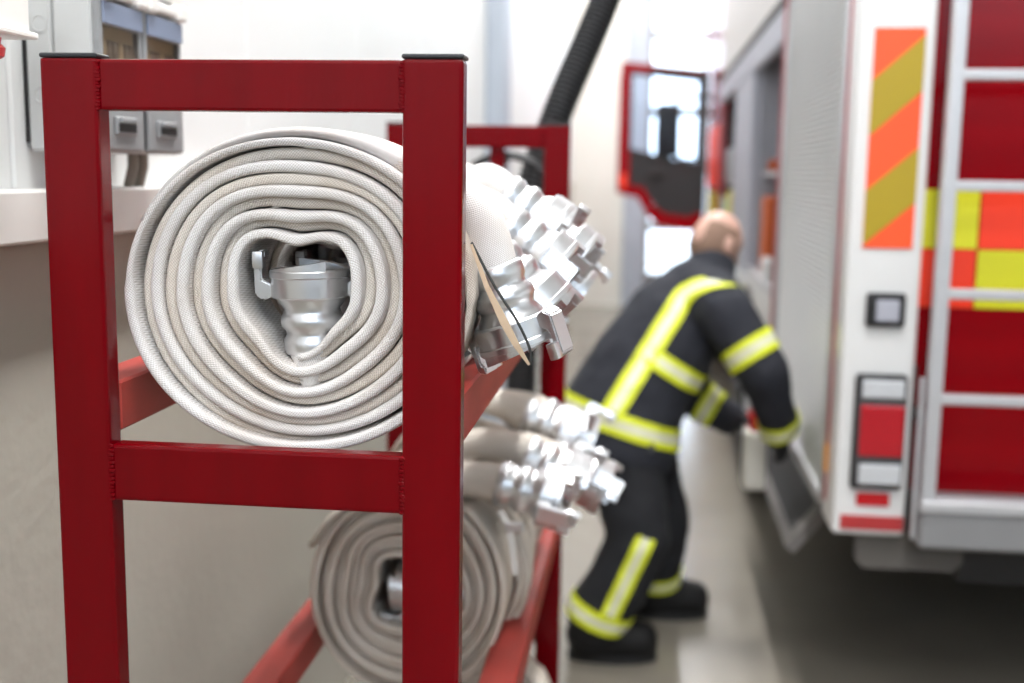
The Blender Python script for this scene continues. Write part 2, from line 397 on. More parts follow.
for z in SH:
    obj('shelf_rail', B(RX0+0.006, RX0+RW, RY0+RD, RY1-RD, z, z+0.059, bev=0.003), M_redworn, rack)
    obj('shelf_rail', B(RX1-RW, RX1-0.002, RY0+RD, RY1-RD, z, z+0.059, bev=0.003), M_redworn, rack)
hk = bmesh.new(); box(hk, -0.398, -0.362, RY1-0.008, RY1, 1.60, 1.668); box(hk, -0.398, -0.362, RY1-0.008, RY1+0.06, 1.604, 1.611)
obj('hook', hk, M_red, rack)

# ------------------------------------------------------------------ hose rolls
HW = 0.112                     # lay-flat width of the hose
RXO, RZO = 0.206, 0.1865       # outer half sizes of a roll
N_T = 5
CORE = [(0, .074), (45, .082), (90, .059), (135, .080), (180, .067), (225, .060), (270, .080), (315, .066), (360, .074)]
def rcore(th):
    d = math.degrees(th) % 360
    for (a, ra), (b, rb) in zip(CORE, CORE[1:]):
        if d <= b:
            t = (d-a)/(b-a); t = t*t*(3-2*t); return ra*(1-t)+rb*t
def router(th):
    c, s = cos(th), sin(th)
    r = 1/sqrt((c/RXO)**2 + (s/RZO)**2)
    return r
def r_at(th, off=0.0):
    f = (th/(2*pi) + off)/N_T
    f = max(-0.02, min(1.0, f))
    w = min(1.0, f*1.09) if f > 0 else 0.0
    r = rcore(th)*(1-w) + router(th)*w
    return r
def coil_mesh(name, seed, seg=96):
    bm = bmesh.new(); uvl = bm.loops.layers.uv.new('UVMap')
    rnd = random.Random(seed)
    for layer in range(2):
        off = 0.5*layer
        n = int((N_T-off-0.06)*seg); i0 = -seg//4; prev = None; L = 0; lastp = None
        ph = [rnd.uniform(0, 6.28) for _ in range(6)]
        for i in range(i0, n+1):
            th = 2*pi*i/seg
            turn = th/(2*pi)
            r = r_at(th, off) - 0.006
            # radial room of this layer
            ro = r_at(th, off+0.5) if th/(2*pi)+off+0.5 < N_T else r_at(th, off)+0.013
            tck = max(0.008, min(0.0175, (ro - r_at(th, off))))*0.5
            wob = 0.0012*sin(3*th*0.37+ph[0]) + 0.0008*sin(th*1.7+ph[1])
            yo = (0.0 if layer == 0 else 0.013) + 0.003*sin(0.23*th+ph[2]) + 0.0018*sin(0.71*th+ph[3])
            yo = max(-0.0015, yo) 
            lay = 0.0035*sin(0.31*th+ph[4]) if layer else 0
            yo = max(0, yo+lay)
            rc = r + wob
            p = Vector((rc*cos(th), 0, rc*sin(th)))
            if lastp is not None: L += (p-lastp).length
            lastp = p
            e = Vector((cos(th), 0, sin(th)))
            prof = []
            # rounded front edge, slightly two-lobed (two plies), flat sides, rounded back edge
            for k in range(9):
                a = -pi/2 + pi*k/8
                rr = tck*(1.0 - (0.10+0.10*sin(0.43*th+ph[5]))*math.exp(-(a/0.24)**2))
                prof.append((sin(a)*tck, yo + tck - cos(a)*rr*1.15))
            for a in (pi*0.5, pi*0.25, 0, -pi*0.25, -pi*0.5):
                prof.append((sin(a)*tck, HW - tck + cos(a)*tck))
            ring = [bm.verts.new(p + e*dr + Vector((0, dy, 0))) for dr, dy in prof]
            vv = [0]
            for q in range(1, len(prof)): vv.append(vv[-1] + sqrt((prof[q][0]-prof[q-1][0])**2 + (prof[q][1]-prof[q-1][1])**2))
            vv.append(vv[-1] + 2*tck)
            if prev:
                m = len(ring)
                for q in range(m):
                    f = bm.faces.new((prev[0][q], prev[0][(q+1) % m], ring[(q+1) % m], ring[q]))
                    for lp, (uu, v_) in zip(f.loops, ((prev[1], vv[q]), (prev[1], vv[q+1]), (L, vv[q+1]), (L, vv[q]))): lp[uvl].uv = (uu, v_)
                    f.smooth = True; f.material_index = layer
            else: bm.faces.new(ring[::-1])
            prev = (ring, L)
        bm.faces.new(prev[0])
    bmesh.ops.recalc_face_normals(bm, faces=list(bm.faces))
    me = bpy.data.meshes.new(name); bm.to_mesh(me); bm.free(); me.materials.append(M_hose); me.materials.append(M_hoserec)
    return me
COILS = [coil_mesh('coiled_hose', 3), coil_mesh('coiled_hose', 11, 56)]
COILS.append(COILS[1].copy()); COILS[2].materials[0] = M_hose2; COILS[2].materials[1] = M_hose2

def tail_mesh(path, w0=HW/2, t0=0.0072, r1=0.0290, name='hose_tail', n_sub=5, blend=(0.35, 1.0), y=0.0, m=None):
    """flat hose that rounds into the coupling; path of (x, z) or (x, y, z) points"""
    P = catmull([Vector((p[0], y if len(p) < 3 else p[1], p[-1])) for p in path], n_sub)
    bm = bmesh.new(); uvl = bm.loops.layers.uv.new('UVMap')
    n = len(P); prev = None; L = 0; seg = 24
    tot = sum((P[i+1]-P[i]).length for i in range(n-1))
    for i, p in enumerate(P):
        if i: L += (P[i]-P[i-1]).length
        d = (P[min(i+1, n-1)] - P[max(i-1, 0)]).normalized()
        s = L/tot; b = max(0, min(1, (s-blend[0])/(blend[1]-blend[0]))); b = b*b*(3-2*b)
        wid = w0*(1-b) + r1*b; th = t0*(1-b)+r1*b
        yv = Vector((0, 1, 0)); yv = (yv - d*yv.dot(d)).normalized(); nv = d.cross(yv).normalized()
        ring = []
        e = 0.45*(1-b) + 1.0*b
        for k in range(seg):
            a = 2*pi*k/seg
            c_, s_ = cos(a), sin(a)
            ring.append(bm.verts.new(p + yv*wid*math.copysign(abs(c_)**e, c_) + nv*th*s_))
        if prev:
            for k in range(seg):
                f = bm.faces.new((prev[0][k], prev[0][(k+1) % seg], ring[(k+1) % seg], ring[k])); f.smooth = True
                per = 0.24/seg
                for lp, (u, v) in zip(f.loops, ((prev[1], k*per), (prev[1], (k+1)*per), (L, (k+1)*per), (L, k*per))): lp[uvl].uv = (u, v)
        else: bm.faces.new(ring[::-1])
        prev = (ring, L)
    bm.faces.new(prev[0])
    bmesh.ops.recalc_face_normals(bm, faces=list(bm.faces))
    me = bpy.data.meshes.new(name); bm.to_mesh(me); bm.free(); me.materials.append(m or M_hose)
    return me

def coupling_meshes():
    bm = bmesh.new()
    lathe(bm, [(0.024, -0.062), (0.0285, -0.061), (0.0305, -0.057), (0.0305, -0.046), (0.0275, -0.041), (0.0285, -0.036), (0.0325, -0.032), (0.0335, -0.024), (0.031, -0.019),
               (0.029, -0.014), (0.0345, -0.006), (0.036, 0.0)], 40, caps=(True, False))
    for f in bm.faces: f.smooth = True
    me1 = bpy.data.meshes.new('coupling_shank'); bmesh.ops.recalc_face_normals(bm, faces=list(bm.faces)); bm.to_mesh(me1); bm.free()
    bm = bmesh.new()
    lathe(bm, [(0.030, -0.002), (0.040, -0.002), (0.0418, 0.0), (0.0418, 0.019), (0.0432, 0.0205), (0.0432, 0.026), (0.0415, 0.028), (0.034, 0.028), (0.033, 0.024), (0.027, 0.023), (0.026, 0.005), (0.0, 0.005)], 48, caps=(False, False))
    # helical locking ramp on the collar rim
    for k in range(2):
        ring = []
        for i in range(13):
            a = radians(180*k + 25 + i*8); z0 = 0.026; z1 = 0.0275 + 0.0008*i
            c, s = cos(a), sin(a)
            ring.append([bm.verts.new((c*r, s*r, z)) for r, z in ((0.0345, z0), (0.0425, z0), (0.0425, z1), (0.0345, z1))])
        for i in range(12):
            for q in range(4): bm.faces.new((ring[i][q], ring[i][(q+1) % 4], ring[i+1][(q+1) % 4], ring[i+1][q]))
        bm.faces.new(ring[0][::-1]); bm.faces.new(ring[-1])
    bmesh.ops.recalc_face_normals(bm, faces=list(bm.faces))
    for f in bm.faces: f.smooth = True
    me2 = bpy.data.meshes.new('coupling_ring'); bm.to_mesh(me2); bm.free(); me2.set_sharp_from_angle(angle=radians(35))
    bm = bmesh.new()                       # claw: foot from the collar, upright, hook
    t = bmesh.new(); prism(t, [(0.038, 0.0), (0.049, -0.004), (0.057, 0.002), (0.057, 0.044), (0.052, 0.048), (0.045, 0.048), (0.045, 0.040), (0.049, 0.038), (0.049, 0.018), (0.038, 0.012)], 'y', -0.012, 0.012)
    bmesh.ops.bevel(t, geom=list(t.edges), offset=0.0018, segments=2, affect='EDGES'); merge(bm, t)
    box(bm, 0.0455, 0.0565, 0.011, 0.021, 0.030, 0.0475, bev=0.0018, seg=2)
    for f in bm.faces: f.smooth = True
    me3 = bpy.data.meshes.new('lug'); bm.to_mesh(me3); bm.free(); me3.set_sharp_from_angle(angle=radians(40))
    for m in (me1, me2, me3): m.materials.append(M_alu); m.transform(Matrix.Scale(1.12, 4))
    return me1, me2, me3
CPL = coupling_meshes()

def coupling(name, parent, loc, direction, roll=0.0, twist_axis=(0, 1, 0)):
    """collar back at loc, opening towards direction; a part with ring and two lugs as sub-parts"""
    d = Vector(direction).normalized(); a = Vector(twist_axis); a = (a - d*a.dot(d)).normalized(); b = d.cross(a)
    Mx = Matrix((( a.x, b.x, d.x, loc[0]), (a.y, b.y, d.y, loc[1]), (a.z, b.z, d.z, loc[2]), (0, 0, 0, 1))) @ Matrix.Rotation(roll, 4, 'Z')
    o = link(name, CPL[0], parent); o.matrix_local = Mx
    r = link('collar', CPL[1], o)
    for k in range(2):
        l = link('lug', CPL[2], o); l.rotation_euler = (0, 0, pi*k)
    return o

def hose_roll(label, cx, yf, cz, tail, direction, group, roll=0.0, coil=1, spin=0.0, core=True, yo=0.0, size=1.0):
    """origin under the roll's middle; tail: (x, z) points in world, ending where the shank starts"""
    oz = cz - RZO
    t = thing('hose_roll', label, 'fire hose', (cx, yf, oz), group)
    c = link('coiled_hose', COILS[coil], t); c.location = (0, 0, RZO); c.rotation_euler = (0, spin, 0); c.scale = (size, 1, size)
    ym = HW/2
    if core:
        coupling('core_coupling', t, (0.006, ym-0.012, RZO-0.006), (-0.03, 0, 1) if spin == 0 else (sin(spin-0.03), 0, cos(spin-0.03)), radians(90+6))
        T = Matrix.Rotation(spin, 3, 'Y')
        pts = [T @ Vector(p) for p in ((0.011, ym+.006, -0.106), (0.010, ym-.003, -0.099), (0.009, ym-.010, -0.088), (0.008, ym-.012, -0.062))]
        link('core_tail', tail_mesh([(p.x, p.y, p.z+RZO) for p in pts], w0=0.045, t0=0.010, r1=0.032, blend=(0.2, 1.0)), t)
    if tail:
        p = [(x-cx, z-oz) for x, z in tail]
        e = Vector((p[-1][0], ym+yo, p[-1][1])); d = Vector(direction).normalized()
        p3 = [(x, ym + yo*i/(len(p)-1), z) for i, (x, z) in enumerate(p)]
        p3.append((e.x+d.x*0.02, e.y+d.y*0.02, e.z+d.z*0.02))
        link('hose_tail', tail_mesh(p3, blend=(0.45, 0.93), r1=0.029*(1.2 if coil == 2 else 1), m=M_hose2 if coil == 2 else M_hose), t)
        cs = 1.22 if coil == 2 else 1.0
        ec = coupling('end_coupling', t, e + d*0.067*cs, d, roll); ec.scale = (cs, cs, cs)
    return t

def arc(cx, cz, a0, a1, n=5, dr=0.003):
    out = []
    for i in range(n):
        a = radians(a0 + (a1-a0)*i/(n-1)); r = router(a) + dr
        out.append((cx + r*cos(a), cz + r*sin(a)))
    return out

CX, CZ = -0.393, 1.460
g = 'hose rolls on the upper shelf'
r1 = hose_roll('large white fire hose roll at the very front of the upper shelf, nearest of all', CX, 1.262, CZ,
               arc(CX, CZ, 157, 45, 8, -0.006) + [(-0.200, 1.555), (-0.176, 1.490)], (0.33, 0.02, -0.94), g, radians(-62), 0, yo=0.015)
# leather strap and dark cord on the nearest roll, running down to its coupling
def ribbon(bm, pts, w, th, nrm=(0, -1, 0)):
    P = [Vector(p) for p in pts]; n = len(P); prev = None; nv = Vector(nrm)
    for i, p in enumerate(P):
        d = (P[min(i+1, n-1)]-P[max(i-1, 0)]).normalized(); s = d.cross(nv).normalized()
        ww = w[i] if isinstance(w, (list, tuple)) else w
        q = [bm.verts.new(p + s*ww*a + nv*th*b) for a, b in ((-1, -1), (1, -1), (1, 1), (-1, 1))]
        if prev:
            for k in range(4): bm.faces.new((prev[k], prev[(k+1) % 4], q[(k+1) % 4], q[k]))
        else: bm.faces.new(q[::-1])
        prev = q
    bm.faces.new(prev); bmesh.ops.recalc_face_normals(bm, faces=list(bm.faces)); return bm
obj('strap', ribbon(bmesh.new(), [(-0.192, 1.262, 1.520), (-0.172, 1.250, 1.474), (-0.152, 1.246, 1.436), (-0.138, 1.246, 1.411), (-0.124, 1.25, 1.389)], [0.0015, 0.0028, 0.0045, 0.0035, 0.0012], 0.001), M_leather, r1)
obj('cord', tube(bmesh.new(), catmull([(-0.192, 1.264, 1.522), (-0.164, 1.256, 1.474), (-0.139, 1.252, 1.438), (-0.124, 1.25, 1.408), (-0.122, 1.252, 1.390)], 4), 0.0016, 6), M_cord, r1, True)

up = [  # yf, collar x, z, direction, twist, arc end, label
    (1.414, -0.150, 1.447, (0.70, 0, -0.71), 20, 32, 'white hose roll second from the front of the upper shelf, coupling hanging low'),
    (1.540, -0.146, 1.488, (0.78, 0, -0.62), -10, 40, 'white hose roll third from the front of the upper shelf'),
    (1.666, -0.162, 1.532, (0.82, 0, -0.57), 35, 48, 'white hose roll fourth from the front of the upper shelf, its coupling the highest there'),
    (1.792, -0.128, 1.486, (0.78, 0, -0.62), 5, 40, 'white hose roll fifth from the front of the upper shelf'),
    (1.918, -0.140, 1.420, (0.72, 0, -0.69), 60, 32, 'white hose roll at the back of the upper shelf'),
]
for i, (yf, x, z, d, tw, ae, lab) in enumerate(up):
    D = Vector(d).normalized(); sx, sz = x - D.x*0.062, z - D.z*0.062
    cx = CX + (0.004, -0.003, 0.006, 0.002, -0.004)[i]
    hose_roll(lab, cx, yf, CZ-0.01, arc(cx, CZ-0.01, 155, ae, 7, -0.016) + [(sx-D.x*0.03, sz-D.z*0.03), (sx, sz)], d, g, radians(tw), 1, core=True, size=0.95)
g = 'hose rolls on the middle shelf'
CZ2 = CZ - 0.626
CX_UP = CX
CX = CX - 0.024
low = [
    (1.985, -0.195, 1.020, (0.97, 0, -0.22), 10, [(-0.50, 1.004), (-0.44, 1.030), (-0.37, 1.040), (-0.30, 1.038)], 'beige-white hose roll at the front of the middle shelf behind the right front post'),
    (2.111, -0.165, 1.030, (0.90, 0, -0.43), 50, [(-0.48, 1.020), (-0.42, 1.045), (-0.35, 1.068), (-0.28, 1.075)], 'white hose roll second from the front of the middle shelf'),
    (2.237, -0.120, 0.990, (0.88, 0, -0.47), -25, [(-0.47, 1.025), (-0.40, 1.045), (-0.32, 1.055), (-0.24, 1.042)], 'white hose roll third from the front of the middle shelf'),
    (2.363, -0.190, 1.058, (0.93, 0, -0.36), 25, [(-0.50, 1.035), (-0.44, 1.08), (-0.37, 1.11), (-0.30, 1.105)], 'white hose roll fourth from the front of the middle shelf, tail arching highest'),
    (2.489, -0.165, 1.030, (0.88, 0, -0.47), 70, [(-0.50, 1.025), (-0.42, 1.06), (-0.34, 1.085), (-0.26, 1.075)], 'white hose roll at the back of the middle shelf'),
]
lowr = []
for i, (yf, x, z, d, tw, pts, lab) in enumerate(low):
    D = Vector(d).normalized(); s = (x - D.x*0.062, z - D.z*0.062)
    cx = CX + (0, 0.014, 0.018, 0.012, 0.016)[i]
    a = radians(155)
    lowr.append(hose_roll(lab, cx, yf, CZ2, [(cx+RXO*cos(a)*0.97, CZ2+RZO*sin(a)*0.97), (cx+RXO*cos(radians(135))*0.975, CZ2+RZO*sin(radians(135))*0.985)] + pts + [s], d, g, radians(tw), 2, spin=-1.45 if i == 0 else 0.6*i))
obj('strap', ribbon(bmesh.new(), [(-0.245, 1.985, 0.998), (-0.228, 1.972, 0.975), (-0.220, 1.970, 0.94), (-0.214, 1.972, 0.885)], [0.005, 0.006, 0.006, 0.005], 0.0015), M_boxw, lowr[0])
obj('strap_buckle', B(-0.235, -0.200, 1.966, 1.978, 0.964, 0.982, bev=0.003), M_alu, lowr[0])
hose_roll('grey-white hose roll on the lowest shelf beside the far right post', CX+0.03, 2.70, CZ-1.25, None, None, 'hose rolls on the lowest shelf', coil=2, spin=2.0)

# ------------------------------------------------------------------ black exhaust hose and cable coil behind the rack
def ribbed(pts, r, step=0.014, amp=0.006):
    P = catmull([Vector(p) for p in pts], 10); out = []; rad = []
    acc = 0
    Ls = [0]
    for i in range(1, len(P)): Ls.append(Ls[-1]+(P[i]-P[i-1]).length)
    n = int(Ls[-1]/(step/2)); j = 0
    for i in range(n+1):
        s = Ls[-1]*i/n
        while j < len(Ls)-2 and Ls[j+1] < s: j += 1
        t = (s-Ls[j])/max(1e-6, Ls[j+1]-Ls[j]); out.append(P[j].lerp(P[j+1], t)); rad.append(r + (amp if i % 2 else -amp)*0.5)
    return out, rad
eh = thing('exhaust_hose', 'thick black ribbed hose slanting down behind the far rack posts', 'hose', (-0.33, 3.16, 0.28))
p, rr = ribbed([(0.42, 3.62, 3.7), (0.08, 3.42, 2.7), (-0.128, 3.30, 2.09), (-0.252, 3.2, 1.76), (-0.325, 3.16, 1.5), (-0.335, 3.16, 1.1), (-0.335, 3.16, 0.6)], 0.041)
obj('flexible_tube', tube(bmesh.new(), p, rr, 16), M_rubber, eh, True)
obj('nozzle', lathe(bmesh.new(), [(0.05, 0.0), (0.085, 0.02), (0.088, 0.16), (0.06, 0.30), (0.05, 0.36)], 24, Matrix.Translation((-0.335, 3.16, 0.26))), M_black, eh, True)
obj('hanger_arm', tube(bmesh.new(), [(0.42, 3.62, 3.7), (0.42, 3.62, 5.5)], 0.03, 12), M_frame, eh, True)
cc = thing('cable_coil', 'black cable looped in a coil on the red hook of the far rack frame', 'cable', (-0.375, 2.955, 1.40))
for k in range(4):
    pts = [(-0.362 + (0.135+0.006*k)*cos(2*pi*i/40)*0.95, 2.965+0.002*sin(7*k)+0.009*(k-1.5), 1.508 + (0.130+0.003*k)*sin(2*pi*i/40)) for i in range(41)]
    obj('cable_loop', tube(bmesh.new(), pts, 0.0062, 8), M_rubber, cc, True)
obj('cable_tie', tube(bmesh.new(), [(-0.362, 2.94, 1.62), (-0.362, 2.94, 1.65), (-0.362, 2.99, 1.65), (-0.362, 2.99, 1.62), (-0.362, 2.94, 1.62)], 0.003, 6), M_black, cc)

# ------------------------------------------------------------------ fire engine
TX = 0.525; TXR = 3.03
truck = thing('fire_engine', 'red and white fire engine seen from its rear corner, shutters and ladder', 'fire engine', (1.75, 7.5, 0))
def tb(name, x0, x1, y0, y1, z0, z1, m, bev=0.0, par=None, seg=1, smooth=False): return obj(name, B(x0, x1, y0, y1, z0, z1, bev=bev, seg=seg), m, par or truck, smooth, angle=12)
# rear corner pillars
for x0, x1 in ((TX, 0.718), (2.84, TXR)):
    pil = tb('corner_pillar', x0, x1, 3.10, 3.30, 0.638, 3.12, M_twhite, 0.018, None, 3, True)
tb('corner_pillar_edge', TX-0.004, TX+0.006, 3.215, 3.245, 0.70, 3.1, M_trimred, 0.002)
tb('side_marker', TX-0.008, TX, 3.215, 3.245, 0.78, 0.86, M_amber, 0.002)
# chevron board
cb = tb('chevron_board', 0.5625, 0.6885, 3.094, 3.10, 1.417, 1.977, M_orange, 0.001)
cx0, cx1, z0, z1 = 0.5625, 0.6885, 1.417, 1.977
H = z1-z0
def diag(a_l, b_l, a_r, b_r):
    return [(cx0, z1-a_l*H), (cx1, z1-a_r*H), (cx1, z1-b_r*H), (cx0, z1-b_l*H)]
for a in ((.235, .485, .03, .28), (.735, .985, .535, .785)):
    obj('chevron_stripe', prism(bmesh.new(), diag(*a), 'y', 3.0925, 3.0945), M_olive, cb)
# reversing camera box
cbx = tb('rear_camera', 0.579, 0.680, 3.075, 3.10, 1.212, 1.302, M_black, 0.012, None, 3, True)
tb('camera_lens', 0.603, 0.662, 3.071, 3.077, 1.228, 1.285, M_shelf, 0.006, cbx, 2)
# tail light
tl = tb('tail_light', 0.564, 0.699, 3.078, 3.10, 0.772, 1.086, M_black, 0.014, None, 3, True)
tb('light_rim', 0.570, 0.693, 3.074, 3.080, 0.780, 1.079, M_dark, 0.004, tl)
tb('clear_lens', 0.580, 0.688, 3.066, 3.078, 1.024, 1.072, M_lensw, 0.005, tl, 2)
tb('red_lens', 0.578, 0.692, 3.066, 3.078, 0.866, 1.005, M_lensr, 0.005, tl, 2)
tb('clear_lens', 0.582, 0.692, 3.066, 3.078, 0.790, 0.845, M_lensw, 0.005, tl, 2)
for k in range(9): tb('lens_rib', 0.580, 0.690, 3.064, 3.067, 0.874+k*0.0148, 0.877+k*0.0148, M_refl, 0, tl)
tb('square_reflector', 0.585, 0.672, 3.092, 3.10, 0.724, 0.760, M_refl, 0.003)
tb('reflector_strip', 0.546, 0.712, 3.094, 3.10, 0.656, 0.696, M_reflb, 0.002)
# rear face: red shutter/door, reflective squares, ladder, bumper
rp = tb('rear_panel', 0.718, 2.84, 3.20, 3.26, 0.72, 3.10, M_tred, 0.004)
tb('pillar_gap_strip', 0.719, 0.737, 3.16, 3.20, 0.64, 1.10, M_chass)
sq = 0.157; xs = 0.8795
for r in range(2):
    zt = 1.571 - r*0.159
    for k in range(-1, 13):
        x0 = xs + k*sq; x1 = x0 + sq
        x0 = max(x0, 0.722)
        obj('reflective_square', B(x0+0.002, x1-0.002, 3.196, 3.201, zt-0.157, zt, bev=0.001), (M_yellow if (k+r) % 2 else M_redor), truck)
tb('rear_bumper', 0.735, 2.83, 3.02, 3.22, 0.633, 0.745, M_frame, 0.01)
tb('bumper_edge', 0.735, 2.83, 3.01, 3.03, 0.735, 0.765, M_alul, 0.004)
lad = tb('rear_ladder', 0.738, 0.775, 3.03, 3.065, 0.66, 3.3, M_alul, 0.006, None, 2, True)
tb('ladder_rail', 1.20, 1.237, 3.03, 3.065, 0.66, 3.3, M_alul, 0.006, lad, 2, True)
for k in range(10):
    z = 1.582 + (k-3)*0.2745
    if z > 3.2: break
    tb('rung', 0.772, 1.203, 3.032, 3.062, z-0.0135, z+0.0135, M_alul, 0.005, lad, 2, True)
for z in (0.95, 2.2): tb('ladder_bracket', 0.745, 0.768, 3.06, 3.2, z, z+0.03, M_alul, 0.002, lad)
tb('grab_rod', 0.722, 0.734, 3.05, 3.064, 0.65, 1.085, M_alul, 0.003, None, 2)
# left side: shutter, frames, open compartments
sf = tb('shutter_guide', TX, TX+0.04, 3.30, 3.345, 0.68, 2.5, M_alul, 0.004)
tb('shutter_guide', TX, TX+0.04, 4.70, 4.74, 0.68, 2.5, M_alul, 0.004)
tb('red_trim_bar', TX-0.006, TX+0.03, 4.745, 4.80, 0.72, 2.5, M_trimred, 0.003)
bm = bmesh.new(); z = 0.69
while z < 2.48:
    pr = [(0.0, z), (-0.006, z+0.003), (-0.007, z+0.011), (-0.002, z+0.0175), (0.0, z+0.0178)]
    vs = [[bm.verts.new((TX+0.02+1.6*dx, yy, zz)) for dx, zz in pr] for yy in (3.345, 4.70)]
    for q in range(4): bm.faces.new((vs[0][q], vs[1][q], vs[1][q+1], vs[0][q+1]))
    z += 0.018
obj('shutter_slats', bm, M_shut, truck, kind='stuff')
tb('shutter_bottom_bar', TX-0.004, TX+0.03, 3.345, 4.70, 0.655, 0.695, M_alul, 0.004)
tb('shutter_backing', TX+0.03, TX+0.05, 3.3, 4.8, 0.68, 2.5, M_dark)
tb('side_header', TX-0.008, TX+0.05, 4.80, 8.86, 2.13, 2.28, M_shelf, 0.02, None, 2)
tb('header_seal', TX-0.012, TX+0.02, 4.80, 8.86, 2.27, 2.315, M_chass, 0.004)
tb('upper_side', TX, TX+0.06, 3.30, 8.9, 2.30, 3.12, M_tupper, 0.02, None, 2)
tb('roof_deck', TX+0.02, TXR, 3.2, 8.9, 3.06, 3.12, M_tupper)
tb("right_side", TXR-0.04, TXR, 3.3, 8.9, 0.36, 3.1, M_tred)
tb('body_core', 1.25, TXR-0.04, 3.28, 8.86, 0.9, 3.06, M_dark)
tb('mid_panel', TX, TX+0.05, 6.18, 7.35, 1.08, 2.14, M_shelf, 0.008)
tb('partition', TX+0.04, 1.26, 6.12, 6.18, 1.08, 2.2, M_shelf)
tb('partition', TX+0.04, 1.26, 4.74, 4.78, 0.7, 3.0, M_dark)
tb('partition', TX+0.04, 1.26, 8.66, 8.72, 1.08, 2.2, M_dark)
tb('partition', TX+0.04, 1.26, 7.35, 7.40, 1.08, 2.2, M_dark)
tb('end_post', TX-0.004, TX+0.06, 8.70, 8.90, 0.62, 2.14, M_trimred, 0.005)
tb('compartment_floor', TX+0.002, 1.26, 4.78, 8.68, 1.09, 1.13, M_alul)
tb('compartment_roof', TX+0.06, 1.26, 4.78, 8.68, 2.25, 2.28, M_dark)
tb('shelf_board', TX+0.05, 1.25, 7.42, 8.64, 1.53, 1.55, M_alul)
tb('shelf_board', TX+0.06, 1.25, 4.80, 6.10, 1.60, 1.62, M_alul)
# lower skirt with the wheel arch
WY, WR = 5.95, 0.5
poly = [(4.80, 1.09), (4.80, 0.66), (WY-0.62, 0.66)] + [(WY-0.60*cos(pi*i/16), 0.50+0.55*sin(pi*i/16)) for i in range(1, 16)] + [(WY+0.62, 0.66), (8.88, 0.66), (8.88, 1.09)]
obj('lower_skirt', prism(bmesh.new(), poly, 'x', TX, TX+0.04), M_twhite, truck)
for k, (wy) in enumerate((WY, 10.35)):
    for x0, sgn in ((TX+0.005, 1), (TXR-0.005, -1)):
        Mw = Matrix.Translation((x0, wy, WR)) @ Matrix.Rotation(pi/2*sgn, 4, 'Y')
        w = obj('wheel', lathe(bmesh.new(), [(0.28, 0.02), (0.34, 0.0), (0.46, 0.0), (0.495, 0.03), (0.5, 0.06), (0.5, 0.25), (0.47, 0.29), (0.28, 0.29)], 40, Mw, (False, False)), M_rubber, truck, True)
        obj('rim', lathe(bmesh.new(), [(0.0, 0.09), (0.11, 0.07), (0.12, 0.03), (0.20, 0.10), (0.27, 0.05), (0.29, 0.02), (0.285, 0.25)], 32, Mw, (False, False)), M_alul, w, True)
tb('chassis', 0.95, 2.60, 3.40, 12.6, 0.42, 0.72, M_chass)
tb('underbody_box', 0.68, 0.93, 3.42, 4.9, 0.48, 0.66, M_chass, 0.02)
obj('rear_mudguard', prism(bmesh.new(), [(0.60, 0.64), (0.60, 0.56), (0.62, 0.535), (0.86, 0.535), (0.885, 0.56), (0.885, 0.64)], 'y', 3.14, 3.17), M_flapgrey, truck)
tb('underside', TX+0.03, TXR-.03, 3.22, 8.9, 0.63, 0.67, M_chass)
# fold-down step
st = bpy.data.objects.new('fold_down_step', None); COL.objects.link(st); st.parent = truck; st.location = Vector((0.58, 4.2, 0.56)) - base(truck)
def stepbar(name, a, b, y0, y1, w, th, m):
    """bar lying on the tilted step plane, a..b along the tilt (metres from the hinge), y0..y1"""
    u = Vector((-0.62, 0, -0.785)); nrm = Vector((-0.785, 0, 0.62)); h = Vector((0.606, 0, 0.572))
    bm = bmesh.new(); box(bm, a, b, y0, y1, 0, th)
    for v in bm.verts:
        p = h + u*v.co.x + nrm*v.co.z; v.co = Vector((p.x, v.co.y, p.z))
    obj(name, bm, m, st)
SLEN = 0.185
M_stepf = mat('step_frame_grey', srgb(116, 112, 110), 0.5, 0.2)
stepbar('step_frame', 0, 0.03, 3.58, 4.85, 0, 0.03, M_stepf)
stepbar('step_frame', SLEN-0.03, SLEN, 3.58, 4.85, 0, 0.03, M_stepf)
stepbar('step_frame', 0, SLEN, 3.56, 3.64, 0, 0.032, M_stepf)
stepbar('step_frame', 0, SLEN, 4.80, 4.87, 0, 0.032, M_stepf)
stepbar('step_tread', 0.03, SLEN-0.03, 3.62, 4.82, 0, 0.012, M_black)
for yy in (3.7, 4.6): obj('hinge', tube(bmesh.new(), [(0.604, yy-.05, 0.575), (0.604, yy+.05, 0.575)], 0.014, 10), M_frame, st)
for yy in (3.7, 4.6): obj('step_arm', B(0.59, 0.615, yy-.02, yy+.02, 0.57, 0.66), M_chass, st)
# cab
poly = [(9.05, 0.55), (12.9, 0.55), (13.05, 1.2), (12.9, 2.2), (12.5, 3.0), (9.05, 3.0)]
obj('cab_body', prism(bmesh.new(), poly, 'x', TX+0.02, TXR), M_tred, truck)
tb('cab_reflector', TX+0.008, TX+0.022, 9.3, 10.4, 1.24, 1.46, M_yel2)
tb('cab_stripe', TX+0.01, TX+0.022, 9.2, 10.7, 1.5, 2.0, M_redor)
tb('cab_link', 0.8, 2.8, 8.85, 9.1, 0.7, 2.9, M_chass)
